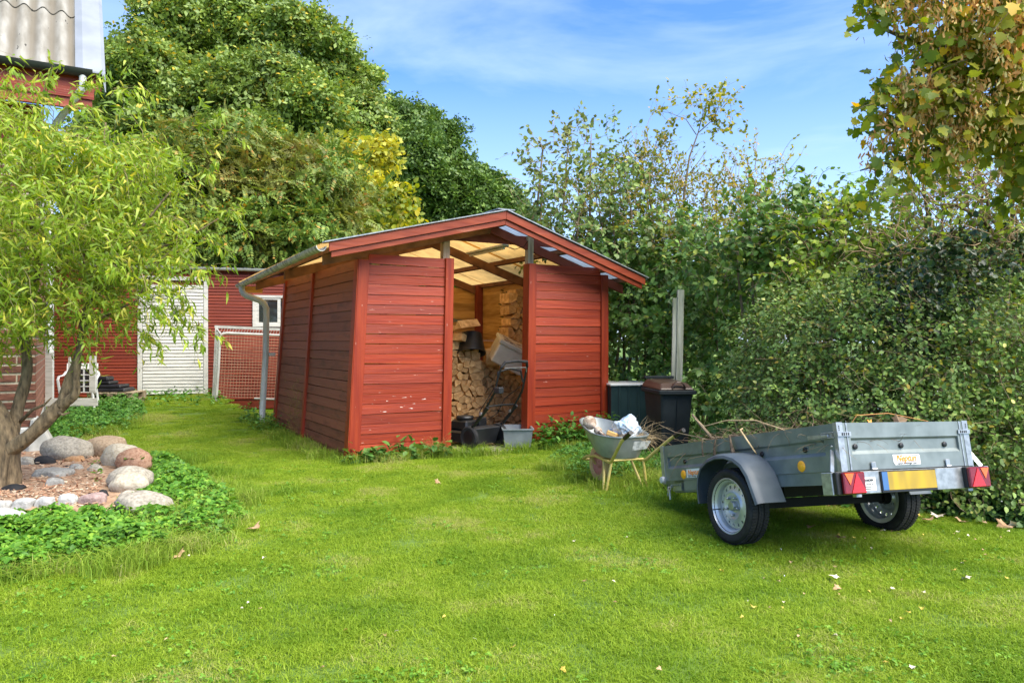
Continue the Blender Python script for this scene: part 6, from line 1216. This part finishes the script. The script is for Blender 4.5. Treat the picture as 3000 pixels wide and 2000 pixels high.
o = scatter('snowberries', mat('white_berry', (.75, .74, .66), rough=.4), bm_, [(0, 2, 4), (2, 1, 4), (1, 3, 4), (3, 0, 4), (2, 0, 5), (1, 2, 5), (3, 1, 5), (0, 3, 5)], np.repeat(c_, 2, 0)+rng.normal(size=(2*n, 3))*.018, rng.normal(size=(2*n, 3)), rng.normal(size=(2*n, 3)), rng.uniform(.005, .008, 2*n), smooth=True); tag(o, 'white snowberries dotted over the hedge', 'berries', kind='stuff')
bush('ivy_clump', 'dark glossy ivy clump in the middle of the hedge top', lob((2620, 850, 7.4, 90, 70), (2720, 830, 7.3, 110, 80), (2700, 930, 7.15, 100, 90), (2800, 790, 7.4, 100, 70), (2660, 1010, 7.0, 60, 60), (2900, 760, 7.5, 110, 60)), leafmat('dark_ivy_leaf', [(0, (0.013, 0.034, 0.013)), (.6, (0.027, 0.060, 0.020)), (1, (0.067, 0.120, 0.042))], trans=.1, rough=.3, vary=.2), 330, .35, 10, T_OVAL, .065, Vector((4.2, 7.5, 0)), cat='ivy')
bush('bare_twig_tree', 'old shrub of bare tangled brown twigs under the sycamore', lob((2760, 620, 7.9, 120, 90), (2880, 560, 7.9, 130, 110), (2980, 650, 7.9, 110, 120), (2700, 520, 8.0, 90, 60), (2850, 720, 7.7, 150, 60), (2960, 480, 8.0, 120, 90), (2640, 740, 7.8, 110, 50)), LIT, 620, .5, 3, T_OVAL, .07, Vector((5.0, 8.1, 0)), droop=.0, up=.35, tw=(.007, .0025), twm=DT, wander=.7, cat='shrub', jit=.03)
mb = MB(); 
for pts, r in (([(3060, 900), (2990, 800), (2930, 720), (2880, 640), (2800, 600), (2740, 600)], .045), ([(3060, 860), (2960, 690), (2900, 640), (2890, 560), (2860, 480)], .03), ([(2930, 720), (2860, 740), (2780, 720), (2700, 740), (2600, 750)], .018), ([(3000, 980), (2940, 985), (2880, 1000), (2860, 1010)], .022), ([(2890, 560), (2820, 520), (2760, 440)], .014)):
    mb.tube([A(x, y, 7.75) for x, y in pts], [r*(1-.8*i/(len(pts)-1)) for i in range(len(pts))], 8)
mb.tube([Vector((5.35, 7.8, -.1)), Vector((5.4, 7.75, .8)), A(3060, 900, 7.75)], [.07, .06, .045], 8)
bt = [o for o in bpy.data.objects if o.name == 'bare_twig_tree'][0]; local(bt, mb.build('limbs', TWIG, smooth='all'))
# nettles at the hedge foot
mound('nettles', [(2640, 1500), (2660, 1440), (2800, 1440), (3050, 1470), (3060, 1560), (2900, 1532), (2780, 1512)], 2600, .070, .26, NET_, T_OVAL, 'dark nettles at the foot of the hedge right of the trailer', 'nettles')
mound('nettles', [(1990, 1380), (2000, 1330), (2200, 1400), (2420, 1440), (2640, 1490), (2600, 1500), (2300, 1470), (2120, 1430)], 2600, .050, .34, W2, T_TRI, 'green weeds at the hedge foot behind the trailer', 'weeds')
mound('nettles', [(1985, 1330), (1980, 1300), (2080, 1300), (2200, 1360), (2200, 1400)], 1500, .05, .75, W2, T_PIN, 'ferny bright green weeds beside the wheelie bin', 'weeds')
mound('wall_weeds', [(1600, 1345), (1780, 1300), (1960, 1340), (1980, 1400), (1800, 1400), (1680, 1385)], 2600, .045, .20, W2, T_TRI, 'weeds under and behind the wheelbarrow', 'weeds')
# sycamore branch hanging in from the right
SYC = leafmat('sycamore_leaf', [(0, (0.118, 0.190, 0.022)), (.5, (0.240, 0.303, 0.032)), (.88, (0.454, 0.455, 0.045)), (1, (0.911, 0.568, 0.069))], trans=.5, big=.5, bigcol=(.34, .32, .06), bigsc=1.0, vary=.28, rough=.42)
SEED = leafmat('sycamore_keys', [(0, (0.516, 0.259, 0.087)), (.5, (0.850, 0.516, 0.204)), (1, (0.900, 0.820, 0.407))], trans=.45, vary=.25, rough=.7)
sy = tree('sycamore_tree', 'sycamore hung with tan seed keys, reaching in at the upper right', 'tree', Vector((6.6, 6.6, 0)))
mb = MB(); mb.tube([Vector((6.6, 6.6, -.1)), Vector((6.5, 6.5, 1.5)), Vector((6.3, 6.3, 3.2)), Vector((6.2, 6.1, 5.2))], [.24, .19, .16, .10], 12)
for pts, Y in (([(3250, 420), (3050, 340), (2850, 290), (2700, 300), (2590, 320)], 5.9), ([(3250, 200), (3050, 180), (2880, 180), (2740, 150), (2600, 90), (2540, 30)], 5.7), ([(3050, 340), (2900, 400), (2760, 440), (2620, 470), (2520, 500)], 5.8), ([(3250, 60), (3000, 40), (2800, 20)], 5.6)):
    mb.tube([A(x, y, Y) for x, y in pts], [.045-.04*i/(len(pts)-1) for i in range(len(pts))], 7)
local(sy, mb.build('trunk', BARKD, smooth='all'))
LY = lob((2560, 50, 5.6, 70, 50), (2680, 90, 5.7, 110, 90), (2830, 120, 5.7, 130, 110), (2980, 120, 5.8, 130, 120), (2700, 240, 5.8, 60, 90), (2800, 260, 5.8, 130, 100), (2950, 300, 5.9, 130, 110), (2590, 340, 5.8, 70, 50), (2700, 380, 5.8, 100, 70), (2570, 480, 5.8, 75, 55), (2680, 470, 5.9, 90, 50), (2830, 420, 6.0, 110, 80), (2960, 440, 6.1, 110, 90), (3100, 250, 5.9, 120, 250), (2860, -20, 5.7, 300, 60), (3200, 0, 5.8, 200, 200), (3150, 500, 6.1, 130, 120), (3050, 600, 6.2, 110, 110), (2960, 540, 6.2, 70, 60))
LY[:, 0] += .10; LY[:, 2] += .09; LY[:, 4] = np.clip(LY[:, 4]*1.6, .25, .6)
c_, u_ = shell(LY, 760, .3, front=.5); P = sprays(c_, u_*.6+rng.normal(size=c_.shape)*.5+[-.3, 0, .1], rng.uniform(.15, .4, len(c_)), 6, .3, .5); V, Q = twigmesh(P, .006, .002); local(sy, rawmesh('twigs', V, Q, TWIG)); p, d = along(P, 8, .05); n = len(p)
local(sy, scatter('crown', SYC, T_MAP[0], T_MAP[1], p, d*.5+rng.normal(size=(n, 3))*.5+[-.15, 0, -.55], rng.normal(size=(n, 3))*.5+[0, -.65, .55], rng.uniform(.045, .10, n)))
c_, u_ = shell(LY, 800, .0, r0=1.02, r1=1.2, front=.1); k = 24; ps = np.repeat(c_, k, 0); ps = ps+rng.normal(size=ps.shape)*[.032, .032, .075]; n = len(ps)
local(sy, scatter('seed_keys', SEED, [(0, 0, 0), (.35, .22, .03), (1, .16, 0), (.9, -.12, 0), (.3, -.12, .02)], [(0, 1, 2, 3, 4)], ps, rng.normal(size=(n, 3))*.5+[0, 0, -1], rng.normal(size=(n, 3)), rng.uniform(.030, .055, n)))
